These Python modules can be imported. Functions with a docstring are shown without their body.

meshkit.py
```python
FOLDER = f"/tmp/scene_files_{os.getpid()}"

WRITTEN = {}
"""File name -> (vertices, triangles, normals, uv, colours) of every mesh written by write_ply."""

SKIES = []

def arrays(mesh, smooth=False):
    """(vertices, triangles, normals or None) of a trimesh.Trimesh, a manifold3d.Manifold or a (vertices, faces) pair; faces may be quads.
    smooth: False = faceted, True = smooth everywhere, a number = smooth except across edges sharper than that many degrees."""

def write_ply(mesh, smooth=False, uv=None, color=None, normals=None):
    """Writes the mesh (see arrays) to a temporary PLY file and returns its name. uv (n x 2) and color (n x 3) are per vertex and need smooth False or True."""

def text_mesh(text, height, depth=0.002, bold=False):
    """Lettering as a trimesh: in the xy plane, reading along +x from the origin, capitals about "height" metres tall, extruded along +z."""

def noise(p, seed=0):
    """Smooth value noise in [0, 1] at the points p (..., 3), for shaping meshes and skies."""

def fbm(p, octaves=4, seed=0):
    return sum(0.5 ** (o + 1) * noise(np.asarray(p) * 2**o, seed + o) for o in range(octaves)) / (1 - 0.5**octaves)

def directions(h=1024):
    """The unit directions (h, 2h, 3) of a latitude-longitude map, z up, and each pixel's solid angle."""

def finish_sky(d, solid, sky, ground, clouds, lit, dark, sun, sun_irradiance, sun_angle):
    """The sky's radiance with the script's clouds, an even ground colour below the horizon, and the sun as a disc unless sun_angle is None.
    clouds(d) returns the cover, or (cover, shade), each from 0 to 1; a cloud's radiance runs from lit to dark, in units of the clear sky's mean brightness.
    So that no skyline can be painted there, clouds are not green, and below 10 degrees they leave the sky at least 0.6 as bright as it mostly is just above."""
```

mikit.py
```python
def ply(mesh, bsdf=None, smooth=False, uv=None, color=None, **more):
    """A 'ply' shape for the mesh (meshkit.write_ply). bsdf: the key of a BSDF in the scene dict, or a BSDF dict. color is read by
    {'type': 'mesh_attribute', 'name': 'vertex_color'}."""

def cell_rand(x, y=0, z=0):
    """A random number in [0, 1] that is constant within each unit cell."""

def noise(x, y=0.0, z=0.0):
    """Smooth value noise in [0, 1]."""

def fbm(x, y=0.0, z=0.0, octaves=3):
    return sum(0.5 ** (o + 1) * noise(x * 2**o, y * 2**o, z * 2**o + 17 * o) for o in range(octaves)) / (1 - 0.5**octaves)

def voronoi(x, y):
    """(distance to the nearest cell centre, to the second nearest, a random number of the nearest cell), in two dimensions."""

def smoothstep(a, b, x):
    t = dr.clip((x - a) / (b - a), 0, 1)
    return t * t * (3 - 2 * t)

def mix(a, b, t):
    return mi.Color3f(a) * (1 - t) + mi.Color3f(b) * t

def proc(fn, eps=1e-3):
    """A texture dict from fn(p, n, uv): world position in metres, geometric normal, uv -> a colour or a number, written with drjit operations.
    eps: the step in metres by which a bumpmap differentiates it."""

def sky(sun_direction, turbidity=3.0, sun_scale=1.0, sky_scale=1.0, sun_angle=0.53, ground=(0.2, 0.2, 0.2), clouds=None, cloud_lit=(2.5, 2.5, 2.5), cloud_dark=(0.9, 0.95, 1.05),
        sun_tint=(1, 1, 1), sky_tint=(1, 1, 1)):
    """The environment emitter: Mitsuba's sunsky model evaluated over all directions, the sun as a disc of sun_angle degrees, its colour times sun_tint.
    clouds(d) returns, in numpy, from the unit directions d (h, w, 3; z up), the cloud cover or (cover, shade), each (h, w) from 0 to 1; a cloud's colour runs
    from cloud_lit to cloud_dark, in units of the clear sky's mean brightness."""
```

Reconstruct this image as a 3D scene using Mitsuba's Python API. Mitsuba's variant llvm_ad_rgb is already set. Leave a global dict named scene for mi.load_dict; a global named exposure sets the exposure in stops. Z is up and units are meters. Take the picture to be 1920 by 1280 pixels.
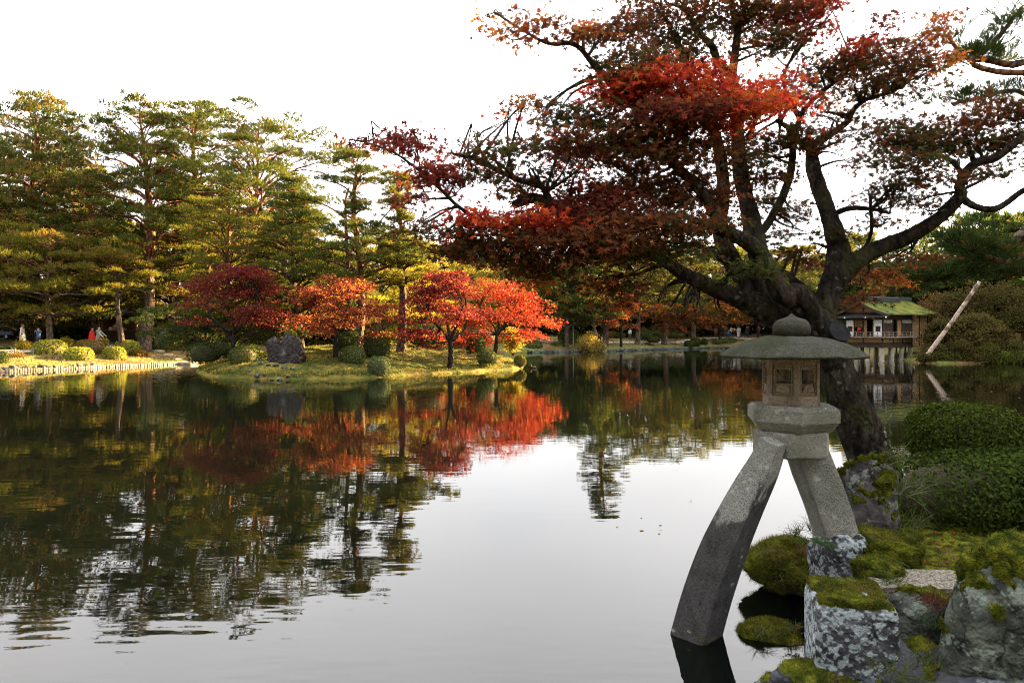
import math, numpy as np, trimesh, manifold3d as m3, mitsuba as mi, mikit, meshkit
import drjit as dr
from shapely.geometry import Polygon, Point
T = mi.ScalarTransform4f
# ------------------------------------------------------------------ camera, sky, exposure
F, CX, HY, CAMZ = 1280.0, 960.0, 620.0, 2.55          # focal length etc. measured on a 1920 px wide photograph
SUN_AZ, SUN_EL = 55.5, 16.5
scene, labels = {}, {}
scene['camera'] = {'type': 'perspective', 'fov': math.degrees(2 * math.atan(960 / F)), 'fov_axis': 'x',
                   'principal_point_offset_y': (640 - HY) / 1280.0, 'near_clip': 0.05, 'far_clip': 3000.0,
                   'to_world': T().look_at(origin=[0, 0, CAMZ], target=[0, 10, CAMZ], up=[0, 0, 1])}
_a, _e = math.radians(SUN_AZ), math.radians(SUN_EL)
SUN = [math.sin(_a) * math.cos(_e), math.cos(_a) * math.cos(_e), math.sin(_e)]


def thin_cloud(d):                                     # a veil of high cloud, brightest round the low sun that shines through it
    q = np.stack([d[..., 0] / (d[..., 2] + 0.25), d[..., 1] / (d[..., 2] + 0.25), d[..., 2] * 0], -1)
    g = d @ np.array(SUN)
    t = np.clip((0.35 - g) / 1.35, 0, 1)
    t = t * t * (3 - 2 * t)
    u = np.clip(d[..., 2] / 0.55, 0, 1)                                            # as under any veil of cloud, dimmer towards the horizon
    bright = (1 - 0.85 * t) * (0.40 + 0.60 * u * u * (3 - 2 * u)) * (0.92 + 0.16 * meshkit.fbm(q * 2.3 + 9, 3, 5))
    return 0.78 + 0.2 * meshkit.fbm(q * 1.7, 4, 3), 1 - bright


scene['sky'] = mikit.sky(SUN, turbidity=2.4, sun_scale=3.0, sky_scale=1.0, sun_angle=0.9, clouds=thin_cloud,
                         cloud_lit=(3.6, 3.46, 3.38), cloud_dark=(0.0, 0.0, 0.0), sun_tint=(1.0, 0.94, 0.8))
exposure = 4.6


# ------------------------------------------------------------------ helpers
def P(px, py, D):
    return np.array([(px - CX) / F * D, D, CAMZ + (HY - py) / F * D])


def PW(px, py, z=0.0):
    return P(px, py, (CAMZ - z) * F / (py - HY))


def numbered(key, taken):
    if key not in taken:
        return key
    k = 1
    while f'{key}_{k:03d}' in taken:
        k += 1
    return f'{key}_{k:03d}'


things = set()


def thing(name, label, cat, group=None, kind=None):
    key = numbered(name, things)
    things.add(key)
    d = {'label': label, 'category': cat}
    if kind == 'structure':
        d = {'kind': 'structure', 'label': label}
    elif kind:
        d['kind'] = kind
    if group:
        d['group'] = group
    labels[key] = d
    return key


def part(parent, name, mesh, bsdf, smooth=False, color=None, label=None, kind=None, to_world=None):
    key = numbered(parent + '__' + name, scene) if name else parent
    if isinstance(mesh, dict):
        d = dict(mesh)
    else:
        if color is not None and not (isinstance(color, np.ndarray) and color.ndim == 2):
            n = len(meshkit.arrays(mesh, smooth)[0])
            color = np.tile(np.asarray(color, float), (n, 1))
        d = mikit.ply(mesh, bsdf, smooth=smooth, color=color)
    if to_world is not None:
        d['to_world'] = to_world
    scene[key] = d
    if label or kind:
        labels[key] = {k: v for k, v in (('label', label), ('kind', kind)) if v}
    return key


def merge(*ms):
    vs, fs, n = [], [], 0
    for m in ms:
        v, f = (np.asarray(m.vertices), np.asarray(m.faces)) if hasattr(m, 'vertices') else (np.asarray(m[0]), np.asarray(m[1]))
        if f.shape[1] == 4:
            f = np.vstack([f[:, [0, 1, 2]], f[:, [0, 2, 3]]])
        vs.append(v); fs.append(f + n); n += len(v)
    return np.vstack(vs), np.vstack(fs)


def man(m):
    q = m.to_mesh()
    return np.array(q.vert_properties[:, :3], float), np.array(q.tri_verts)


def xf(m, rotz=0.0, loc=(0, 0, 0), M=None):
    v, f = m
    if M is not None:
        v = v @ np.asarray(M).T
    c, s = math.cos(rotz), math.sin(rotz)
    return v @ np.array([[c, s, 0], [-s, c, 0], [0, 0, 1]]) + np.asarray(loc, float), f


def box(cx, cy, cz, sx, sy, sz, bev=0.0):
    """box centred at c with sizes s, its edges chamfered by bev"""
    if bev <= 0:
        m = trimesh.creation.box((sx, sy, sz))
        return np.array(m.vertices) + [cx, cy, cz], np.array(m.faces)
    b = min(bev, sx * .3, sy * .3, sz * .3)
    pts = []
    for i in (-1, 1):
        for j in (-1, 1):
            for k in (-1, 1):
                x, y, z = i * sx / 2, j * sy / 2, k * sz / 2
                pts += [(x - i * b, y, z), (x, y - j * b, z), (x, y, z - k * b)]
    h = trimesh.convex.convex_hull(np.array(pts))
    return np.array(h.vertices) + [cx, cy, cz], np.array(h.faces)


def spline(pts, n):
    p = np.asarray(pts, float)
    if len(p) == 2:
        t = np.linspace(0, 1, n)[:, None]
        return p[0] * (1 - t) + p[1] * t
    q = np.vstack([2 * p[0] - p[1], p, 2 * p[-1] - p[-2]])
    s = np.linspace(0, len(p) - 1 - 1e-6, n)
    i = s.astype(int); t = (s - i)[:, None]
    a, b, c, d = q[i], q[i + 1], q[i + 2], q[i + 3]
    return 0.5 * (2 * b + (c - a) * t + (2 * a - 5 * b + 4 * c - d) * t * t + (3 * b - a - 3 * c + d) * t ** 3)


def tube(pts, radii, sides=7, rough=0.0, seed=0, cap=True):
    p = np.asarray(pts, float); n = len(p)
    r = np.broadcast_to(np.asarray(radii, float), (n,))
    t = np.gradient(p, axis=0); t /= np.linalg.norm(t, axis=1, keepdims=True) + 1e-12
    a0 = np.cross(t[0], [0.31, 0.87, 0.12] if abs(t[0] @ [0.33, 0.92, 0.13]) < 0.9 else [1, 0, 0])
    A = []
    for k in range(n):
        a0 = a0 - t[k] * (a0 @ t[k]); a0 = a0 / (np.linalg.norm(a0) + 1e-12); A.append(a0)
    A = np.array(A); B = np.cross(t, A)
    ang = np.arange(sides) * 2 * np.pi / sides
    v = p[:, None] + r[:, None, None] * (np.cos(ang)[None, :, None] * A[:, None] + np.sin(ang)[None, :, None] * B[:, None])
    if rough:
        d = v - p[:, None]
        q = v / (r.max() * 1.1) + seed
        v = p[:, None] + d * (1 + rough * (2 * meshkit.fbm(q * [1.6, 1.6, 0.5], 3, seed) - 1) + rough * .6 * (2 * meshkit.noise(q * [5, 5, 1.1], seed + 5) - 1))[..., None]
    i, j = np.meshgrid(np.arange(n - 1), np.arange(sides), indexing='ij')
    j2 = (j + 1) % sides
    q = np.stack([i * sides + j, i * sides + j2, (i + 1) * sides + j2, (i + 1) * sides + j], -1).reshape(-1, 4)
    f = np.vstack([q[:, [0, 1, 2]], q[:, [0, 2, 3]]])
    v = v.reshape(-1, 3)
    if cap:
        m = len(v)
        v = np.vstack([v, p[:1], p[-1:]])
        k = np.arange(sides); k2 = (k + 1) % sides
        f = np.vstack([f, np.stack([k * 0 + m, k2, k], 1), np.stack([k * 0 + m + 1, (n - 1) * sides + k, (n - 1) * sides + k2], 1)])
    return v, f


def lathe(profile, n=48):
    p = np.asarray(profile, float)
    ang = np.arange(n) * 2 * np.pi / n
    v = np.stack([p[:, 0][:, None] * np.cos(ang), p[:, 0][:, None] * np.sin(ang), np.repeat(p[:, 1][:, None], n, 1)], -1).reshape(-1, 3)
    i, j = np.meshgrid(np.arange(len(p) - 1), np.arange(n), indexing='ij')
    j2 = (j + 1) % n
    q = np.stack([i * n + j, i * n + j2, (i + 1) * n + j2, (i + 1) * n + j], -1).reshape(-1, 4)
    return v, np.vstack([q[:, [0, 1, 2]], q[:, [0, 2, 3]]])


def unit(v):
    return v / (np.linalg.norm(v, axis=-1, keepdims=True) + 1e-12)


def surface_points(v, f, n, rng):
    a, b, c = v[f[:, 0]], v[f[:, 1]], v[f[:, 2]]
    N = np.cross(b - a, c - a); A = np.linalg.norm(N, axis=1)
    k = rng.choice(len(f), n, p=A / A.sum())
    u, w = rng.random(n), rng.random(n)
    fl = u + w > 1; u[fl], w[fl] = 1 - u[fl], 1 - w[fl]
    return a[k] + (b - a)[k] * u[:, None] + (c - a)[k] * w[:, None], unit(N[k])


def frame(d, rng):
    """two unit vectors square to d, turned at random"""
    r = rng.normal(size=d.shape)
    a = unit(np.cross(d, r)); return a, np.cross(d, a)


def needle_tufts(c, d, rng, k=7, length=.26, width=.035, spread=.9):
    """every tuft: k thin triangles fanning out of c about the direction d -> vertices, faces, tuft index per vertex"""
    n = len(c)
    D = np.repeat(d, k, 0); C = np.repeat(c, k, 0)
    a, b = frame(D, rng)
    ph = rng.random(n * k) * 2 * np.pi
    s = (spread * np.sqrt(rng.random(n * k)))[:, None]
    dirn = unit(D + s * (np.cos(ph)[:, None] * a + np.sin(ph)[:, None] * b))
    L = (np.asarray(length) * (0.7 + 0.5 * rng.random(n * k)))[:, None]
    side, _ = frame(dirn, rng)
    w = width * (0.8 + 0.5 * rng.random((n * k, 1)))
    p0 = C + dirn * L * 0.05
    v = np.stack([p0 - side * w * .5, p0 + dirn * L * .55 + side * w * .75, p0 + dirn * L], 1).reshape(-1, 3)
    return v, np.arange(len(v)).reshape(-1, 3), np.repeat(np.arange(n), 3 * k)


def leaf_quads(c, nrm, rng, size, aspect=.55, fold=.25):
    """bent leaf blades of two triangles: vertices, faces"""
    n = len(c)
    a, b = frame(nrm, rng)
    L = (np.asarray(size) * (0.7 + 0.6 * rng.random(n)))[:, None]
    mid = c + a * L * .5
    v = np.stack([c, mid + b * L * aspect * .5 + nrm * L * fold * .5, c + a * L, mid - b * L * aspect * .5 + nrm * L * fold * .5], 1).reshape(-1, 3)
    i = np.arange(n)[:, None] * 4
    return v, np.vstack([i + [0, 1, 2], i + [0, 2, 3]])


_ang = np.radians([0, 52, -52, 104, -104])
_len = np.array([1.0, .86, .86, .55, .55])
_ml = np.vstack([[[.16 * math.sin(a + 1.35) , .30 + .16 * math.cos(a + 1.35)], [l * .72 * math.sin(a), .30 + l * .72 * math.cos(a)], [.16 * math.sin(a - 1.35), .30 + .16 * math.cos(a - 1.35)]] for a, l in zip(_ang, _len)])
_mf = np.arange(15).reshape(5, 3)


def maple_leaves(c, nrm, tip, rng, size):
    """star shaped leaves of five drooping pointed lobes"""
    n = len(c)
    t = unit(tip - nrm * (tip * nrm).sum(1, keepdims=True))
    s = np.cross(nrm, t)
    L = (size * (0.65 + 0.7 * rng.random(n)))[:, None, None]
    droop = (0.15 + 0.35 * rng.random(n))[:, None, None]
    r2 = (_ml[:, 0] ** 2 + (_ml[:, 1] - .3) ** 2)[None, :, None]
    v = c[:, None] + L * (_ml[None, :, :1] * s[:, None] + _ml[None, :, 1:] * t[:, None] - droop * r2 * nrm[:, None])
    f = (np.arange(n)[:, None, None] * len(_ml) + _mf[None]).reshape(-1, 3)
    return v.reshape(-1, 3), f


def blades(base, dirn, length, width, rng, bend=.6, seg=3):
    """grass blades bending over: vertices, faces"""
    n = len(base)
    side, _ = frame(dirn, rng)
    out = unit(np.cross(side, dirn)) * np.where(rng.random((n, 1)) < .5, -1, 1)
    L = np.broadcast_to(np.asarray(length, float), (n,))[:, None] * (0.6 + 0.6 * rng.random((n, 1)))
    B = bend * (0.4 + rng.random((n, 1)))
    rows = []
    for k in range(seg + 1):
        t = k / seg
        p = base + dirn * L * t * (1 - .25 * B * t) + out * L * B * t * t * .8 - np.array([0, 0, 1.0]) * L * B * t ** 3 * .35
        w = width * (1 - t) ** .7
        rows += [p - side * w * .5, p + side * w * .5] if k < seg else [p]
    v = np.stack(rows, 1)
    m = v.shape[1]
    fs = []
    for k in range(seg - 1):
        a = 2 * k
        fs += [[a, a + 1, a + 3], [a, a + 3, a + 2]]
    fs += [[m - 3, m - 2, m - 1]]
    f = (np.arange(n)[:, None, None] * m + np.array(fs)[None]).reshape(-1, 3)
    return v.reshape(-1, 3), f, m


def vary(rng, base, n, amp=.25, warm=.12):
    """n colours about base"""
    c = np.asarray(base, float)[None] * (1 + amp * (2 * rng.random((n, 1)) - 1))
    c = c * (1 + warm * rng.normal(size=(n, 1)) * np.array([[1.0, 0.2, -0.6]]))
    return np.clip(c, 0.004, .9)


# ------------------------------------------------------------------ materials
def rgb(*c):
    return {'type': 'rgb', 'value': list(c)}


VC = {'type': 'mesh_attribute', 'name': 'vertex_color'}
fbm, noise, vor, sst, mix = mikit.fbm, mikit.noise, mikit.voronoi, mikit.smoothstep, mikit.mix
scene['m_needle'] = {'type': 'principledthin', 'base_color': VC, 'roughness': .6, 'diff_trans': .85, 'eta': 1.2}
scene['m_leaf'] = {'type': 'principledthin', 'base_color': VC, 'roughness': .6, 'diff_trans': 1.05, 'eta': 1.22}
scene['m_clip'] = {'type': 'principledthin', 'base_color': VC, 'roughness': .75, 'diff_trans': .3, 'eta': 1.15}
scene['m_matte'] = {'type': 'twosided', 'bsdf': {'type': 'principled', 'base_color': VC, 'roughness': .8, 'specular': .3}}
scene['m_gloss'] = {'type': 'twosided', 'bsdf': {'type': 'principled', 'base_color': VC, 'roughness': .35, 'specular': .35}}


def solid(name, col, rough=.85, bump=None, scale=1.0, eps=2e-3, spec=.10):
    b = {'type': 'principled', 'base_color': mikit.proc(col), 'roughness': rough, 'specular': spec}
    if bump is not None:
        b = {'type': 'bumpmap', 'arbitrary': mikit.proc(bump, eps), 'scale': scale, 'bsdf': b}
    scene[name] = {'type': 'twosided', 'bsdf': b}


# stone of the lantern: fine speckled granite
def _speck(p, s=1.0):
    return .55 * noise(p.x * 290 * s, p.y * 290 * s, p.z * 290 * s) + .45 * noise(p.x * 120 * s + 3, p.y * 120 * s, p.z * 120 * s)


def granite(p, n, uv):
    k = _speck(p)
    c = mix((.06, .061, .055), (.27, .267, .24), sst(.2, .82, k))
    st = sst(.5, .72, fbm(p.x * 4, p.y * 4, p.z * 3.2 + 5, 4))
    c = mix(c, c * mi.Color3f(.55, .6, .52), st * .7)
    return mix(c, mi.Color3f(.34, .37, .33), sst(.7, .78, fbm(p.x * 13, p.y * 13, p.z * 13, 3)) * .5)


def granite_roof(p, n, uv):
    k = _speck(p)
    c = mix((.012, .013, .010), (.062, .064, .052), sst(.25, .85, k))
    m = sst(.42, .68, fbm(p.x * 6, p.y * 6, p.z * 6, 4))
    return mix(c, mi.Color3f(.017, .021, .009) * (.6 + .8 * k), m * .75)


def granite_warm(p, n, uv):
    k = _speck(p)
    c = mix((.06, .048, .04), (.34, .28, .22), sst(.25, .8, k))
    return mix(c, c * mi.Color3f(.55, .5, .45), sst(.5, .7, fbm(p.x * 9, p.y * 9, p.z * 7, 3)) * .6)


def granite_leg(p, n, uv):
    k = _speck(p)
    c = mix((.06, .063, .058), (.27, .275, .26), sst(.2, .82, k))
    edge = 1.08 + 1.5 * (fbm(p.x * 4.4, p.y * 4.4, p.z * 1.6, 5) - .5)       # ragged upper rim of the dark water stain
    d = 1 - sst(edge - .05, edge + .07, p.z)
    dark = mix((.016, .015, .017), (.060, .057, .060), sst(.3, .8, .6 * k + .4 * fbm(p.x * 22, p.y * 22, p.z * 9, 3)))
    c = mix(c, dark, d * .93)
    sp = sst(.74, .8, noise(p.x * 26 + 2, p.y * 26, p.z * 26)) * sst(.45, .6, noise(p.x * 3, p.y * 3, p.z * 3))
    return mix(c, mi.Color3f(.30, .33, .30), sp * .55)


def stone_bump(p, n, uv):
    return .5 * noise(p.x * 150, p.y * 150, p.z * 150) + .5 * noise(p.x * 60, p.y * 60, p.z * 60) + 1.6 * fbm(p.x * 14, p.y * 14, p.z * 14, 3)


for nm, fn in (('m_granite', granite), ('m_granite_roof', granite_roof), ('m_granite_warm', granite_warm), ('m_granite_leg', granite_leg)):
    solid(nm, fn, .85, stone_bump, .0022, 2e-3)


def rock_col(dark, light, lich, amount, scale):
    def fn(p, n, uv):
        g = fbm(p.x * 9, p.y * 9, p.z * 9, 4)
        c = mix(dark, light, sst(.25, .75, g) * (.6 + .4 * noise(p.x * 90, p.y * 90, p.z * 90)))
        q = fbm(p.x * scale, p.y * scale, p.z * scale * .8, 5) + .30 * (fbm(p.x * 55, p.y * 55, p.z * 55, 2) - .5)
        big = fbm(p.x * 2.2 + 7, p.y * 2.2, p.z * 2.2, 2)
        m = sst(amount - .05, amount + .12, q + .3 * (big - .5)) * .85
        crack = 1 - sst(.0, .022, dr.abs(fbm(p.x * 3.1 + 2, p.y * 3.1, p.z * 3.1, 4) - .5))
        c = c * (1 - .6 * crack)
        return mix(c, mi.Color3f(lich) * (.5 + .8 * noise(p.x * 120, p.y * 120, p.z * 120)), m)
    return fn


def rock_bump(p, n, uv):
    return fbm(p.x * 11, p.y * 11, p.z * 11, 5) * 2 + noise(p.x * 70, p.y * 70, p.z * 70) * .25


solid('m_rock', rock_col((.028, .026, .028), (.12, .11, .115), (.17, .19, .18), .62, 18), .85, rock_bump, .02, 4e-3)
solid('m_rock_lichen', rock_col((.025, .026, .03), (.10, .10, .11), (.30, .345, .37), .47, 30), .85, rock_bump, .02, 4e-3)
solid('m_rock_boulder', rock_col((.02, .022, .02), (.10, .112, .095), (.18, .215, .185), .58, 11), .85, rock_bump, .025, 4e-3)
solid('m_rock_brown', rock_col((.012, .011, .011), (.055, .048, .045), (.13, .14, .14), .68, 5), .8, rock_bump, .02, 4e-3)
solid('m_sealed', lambda p, n, uv: mi.Color3f(.014, .015, .018) * (.5 + 1.2 * fbm(p.x * 12, p.y * 12, p.z * 12, 4)), .8, lambda p, n, uv: fbm(p.x * 18, p.y * 18, p.z * 18, 4), .03, 4e-3)
solid('m_rock_dark', rock_col((.016, .017, .022), (.075, .08, .095), (.22, .24, .27), .66, 5), .75, rock_bump, .02, 4e-3)


def moss_col(p, n, uv):
    g = fbm(p.x * 14, p.y * 14, p.z * 14, 4)
    c = mix((.018, .024, .004), (.10, .108, .010), sst(.32, .72, g))
    return mix(c, mi.Color3f(.09, .065, .02), sst(.58, .72, fbm(p.x * 6 + 4, p.y * 6, p.z * 6, 3)) * .6)


def moss_bump(p, n, uv):
    return noise(p.x * 130, p.y * 130, p.z * 130) + fbm(p.x * 30, p.y * 30, p.z * 30, 3) * 2


solid('m_moss', moss_col, .95, moss_bump, .012, 3e-3, .05)


def bank_col(p, n, uv):
    a = fbm(p.x * .55, p.y * .55, p.z * .5, 4)
    b = fbm(p.x * 4, p.y * 4, p.z * 4, 4)
    c = mix((.095, .06, .028), (.16, .12, .048), sst(.35, .65, a))              # dry grass and bare earth
    c = mix(c, mi.Color3f(.10, .115, .03), sst(.48, .62, fbm(p.x * .35 + 8, p.y * .35, 2.0, 3)) * .8)
    return c * (.55 + .9 * b)


solid('m_bank', bank_col, .95, lambda p, n, uv: fbm(p.x * 6, p.y * 6, p.z * 6, 4), .08, 1e-2, .05)


def islet_col(p, n, uv):
    b = fbm(p.x * 5, p.y * 5, p.z * 5, 4)
    c = mix((.050, .058, .013), (.115, .10, .022), sst(.35, .65, fbm(p.x * .9, p.y * .9, 3.0, 4)))
    c = mix(c, mi.Color3f(.14, .09, .03), sst(.6, .7, fbm(p.x * 1.7 + 3, p.y * 1.7, 1.0, 3)) * .6)
    return c * (.5 + b)


solid('m_islet', islet_col, .95, lambda p, n, uv: fbm(p.x * 5, p.y * 5, p.z * 5, 4), .1, 1e-2, .05)
solid('m_path', lambda p, n, uv: mi.Color3f(.36, .31, .26) * (.7 + .6 * fbm(p.x * 3, p.y * 3, p.z * 3, 4)), .95, None)


def bark_pine(p, n, uv):
    v = vor(p.x * 3.2 + p.y * 3.2, p.z * 2.4)
    e = sst(.02, .22, v[1] - v[0])
    hi = sst(7.0, 10.5, p.z + 2.5 * noise(p.x * .2, p.y * .2, 0))               # pines carry flaky red bark on their upper stems
    c = mix((.085, .062, .046), (.20, .085, .045), hi)
    return mix(mi.Color3f(.02, .016, .013), c * (.7 + .6 * v[2]), e)


solid('m_pine_bark', bark_pine, .9, lambda p, n, uv: sst(.02, .3, vor(p.x * 3.2 + p.y * 3.2, p.z * 2.4)[1] - vor(p.x * 3.2 + p.y * 3.2, p.z * 2.4)[0]), .03, 1e-2)


def bark_maple(p, n, uv):
    g = fbm(p.x * 14, p.y * 14, p.z * 4.5, 4)
    c = mix((.008, .007, .006), (.034, .027, .022), sst(.3, .75, g))
    li = sst(.62, .72, fbm(p.x * 17 + 3, p.y * 17, p.z * 15, 4)) * sst(.45, .6, noise(p.x * 2.2, p.y * 2.2, p.z * 2.2))
    c = mix(c, mi.Color3f(.10, .105, .095), li * .6)
    ms = sst(.56, .66, fbm(p.x * 2.6, p.y * 2.6, p.z * 2.6 + 9, 3))
    return mix(c, mi.Color3f(.035, .038, .014), ms * .5)


def bark_maple_bump(p, n, uv):
    return fbm(p.x * 16, p.y * 16, p.z * 5, 4) * 2 + noise(p.x * 60, p.y * 60, p.z * 25) * .5


solid('m_maple_bark', bark_maple, .9, bark_maple_bump, .045, 4e-3)
solid('m_dark_wood', lambda p, n, uv: mi.Color3f(.045, .032, .024) * (.6 + .8 * fbm(p.x * 6, p.y * 6, p.z * 25, 3)), .7, None)
solid('m_old_wood', lambda p, n, uv: mi.Color3f(.20, .165, .13) * (.5 + fbm(p.x * 9, p.y * 9, p.z * 3, 4)), .85, None)
solid('m_prop', lambda p, n, uv: mix(mi.Color3f(.42, .34, .28), mi.Color3f(.16, .11, .08), sst(.5, .65, fbm(p.x * 2, p.y * 2, p.z * 2.6, 4))) * (.7 + .6 * noise(p.x * 12, p.y * 12, p.z * 4)), .8, None)
solid('m_plaster', lambda p, n, uv: mi.Color3f(.27, .175, .085) * (.85 + .3 * fbm(p.x * 3, p.y * 3, p.z * 3, 3)), .95, None)
solid('m_paper', lambda p, n, uv: mi.Color3f(.80, .81, .82) * (.95 + .07 * noise(p.x * 9, p.y * 9, p.z * 9)), .9, None)
solid('m_tile', lambda p, n, uv: mi.Color3f(.040, .045, .044) * (.6 + .8 * fbm(p.x * 5, p.y * 5, p.z * 5, 3)), .6, None)
solid('m_roof_moss', lambda p, n, uv: mix(mi.Color3f(.035, .048, .010), mi.Color3f(.085, .088, .014), sst(.35, .65, fbm(p.x * 1.6, p.y * 1.6, p.z * 1.6, 4))) * (.6 + .8 * fbm(p.x * 9, p.y * 9, p.z * 9, 3)), .95, None)
solid('m_palestone', lambda p, n, uv: mi.Color3f(.30, .27, .225) * (.55 + .9 * fbm(p.x * 4, p.y * 4, p.z * 4, 4)), .9, None)
solid('m_slab', lambda p, n, uv: mix((.06, .055, .046), (.22, .20, .165), sst(.3, .7, _speck(p, .6))), .85, stone_bump, .004, 3e-3)


def ripples(p, n, uv):
    w = .35 + 1.1 * sst(.35, .7, noise(p.x * .06 + 3, p.y * .08))                  # calmer and livelier reaches
    a = fbm(p.x * .9 + 1.5 * noise(p.x * .3, p.y * .3), p.y * 3.4, 1.0, 3)
    b = fbm(p.x * 3.0, p.y * 11.0, 4.0, 2)
    return w * (.42 * a + .20 * b)


scene['m_water'] = {'type': 'twosided', 'bsdf': {'type': 'bumpmap', 'arbitrary': mikit.proc(ripples, 2e-2), 'scale': .0072,
                    'bsdf': {'type': 'plastic', 'diffuse_reflectance': rgb(.0012, .0020, .0015), 'int_ior': 1.45}}}


# ------------------------------------------------------------------ ground, banks, water
def sdist(poly, pts):
    """signed distance of pts (n,2) to a closed polygon, positive inside"""
    a = np.asarray(poly, float); b = np.roll(a, -1, 0)
    best = np.full(len(pts), 1e9); ins = np.zeros(len(pts), bool)
    for p, q in zip(a, b):
        e = q - p; w = pts - p
        t = np.clip((w @ e) / (e @ e), 0, 1)
        best = np.minimum(best, np.linalg.norm(w - t[:, None] * e, axis=1))
        c = (p[1] <= pts[:, 1]) != (q[1] <= pts[:, 1])
        with np.errstate(divide='ignore', invalid='ignore'):
            x = p[0] + (pts[:, 1] - p[1]) / (q[1] - p[1] if q[1] != p[1] else 1e-9) * e[0]
        ins ^= c & (pts[:, 0] < x)
    return np.where(ins, best, -best)


def smooth_poly(pts, n):
    p = np.asarray(pts, float)
    q = spline(np.vstack([p[-2:], p, p[:2]]), (len(p) + 3) * 24)
    s = np.linspace(24 * 2, 24 * (len(p) + 2), n, endpoint=False).astype(int)
    return q[s.clip(0, len(q) - 1)]


SHORE = [(4.2, 3.0), (3.9, 8.4), (5.2, 9.9), (9, 11.0), (15, 14), (28, 21), (42, 32), (47, 44), (42, 53.5), (36, 53), (32.6, 53.5), (33.6, 59), (34.5, 66), (36, 80), (33, 96),
         (28, 99.5), (20, 92), (11, 84), (1.2, 79), (-10, 77), (-20, 68), (-24.5, 56), (-25.2, 52.4), (-27.6, 48.6), (-29.6, 45.4), (-31.6, 41.5), (-36, 33), (-34, 18), (-20, 5), (-8, 2.0), (0, 1.2)]
POND = smooth_poly(SHORE, 420)
LEVELS = [(-34, 44, 1.5, 6.5, .004), (-28, 52, 1.75, 6.5, .004), (-24, 60, 1.7, 6.0, .006), (0, 85, 1.3, 4, .03), (15, 92, 1.4, 5, .03), (30, 105, 1.4, 4, .03), (38, 70, .8, 4, .05), (40, 54, .7, 4, .06),
          (50, 45, .8, 3, .05), (20, 14, .6, 1.5, .02), (5, 6, .42, .6, .0), (0, 0, .5, .6, .0), (-20, 0, 1.0, 2, .02), (-40, 30, 1.2, 3, .05)]
_lv = np.array(LEVELS)


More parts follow.
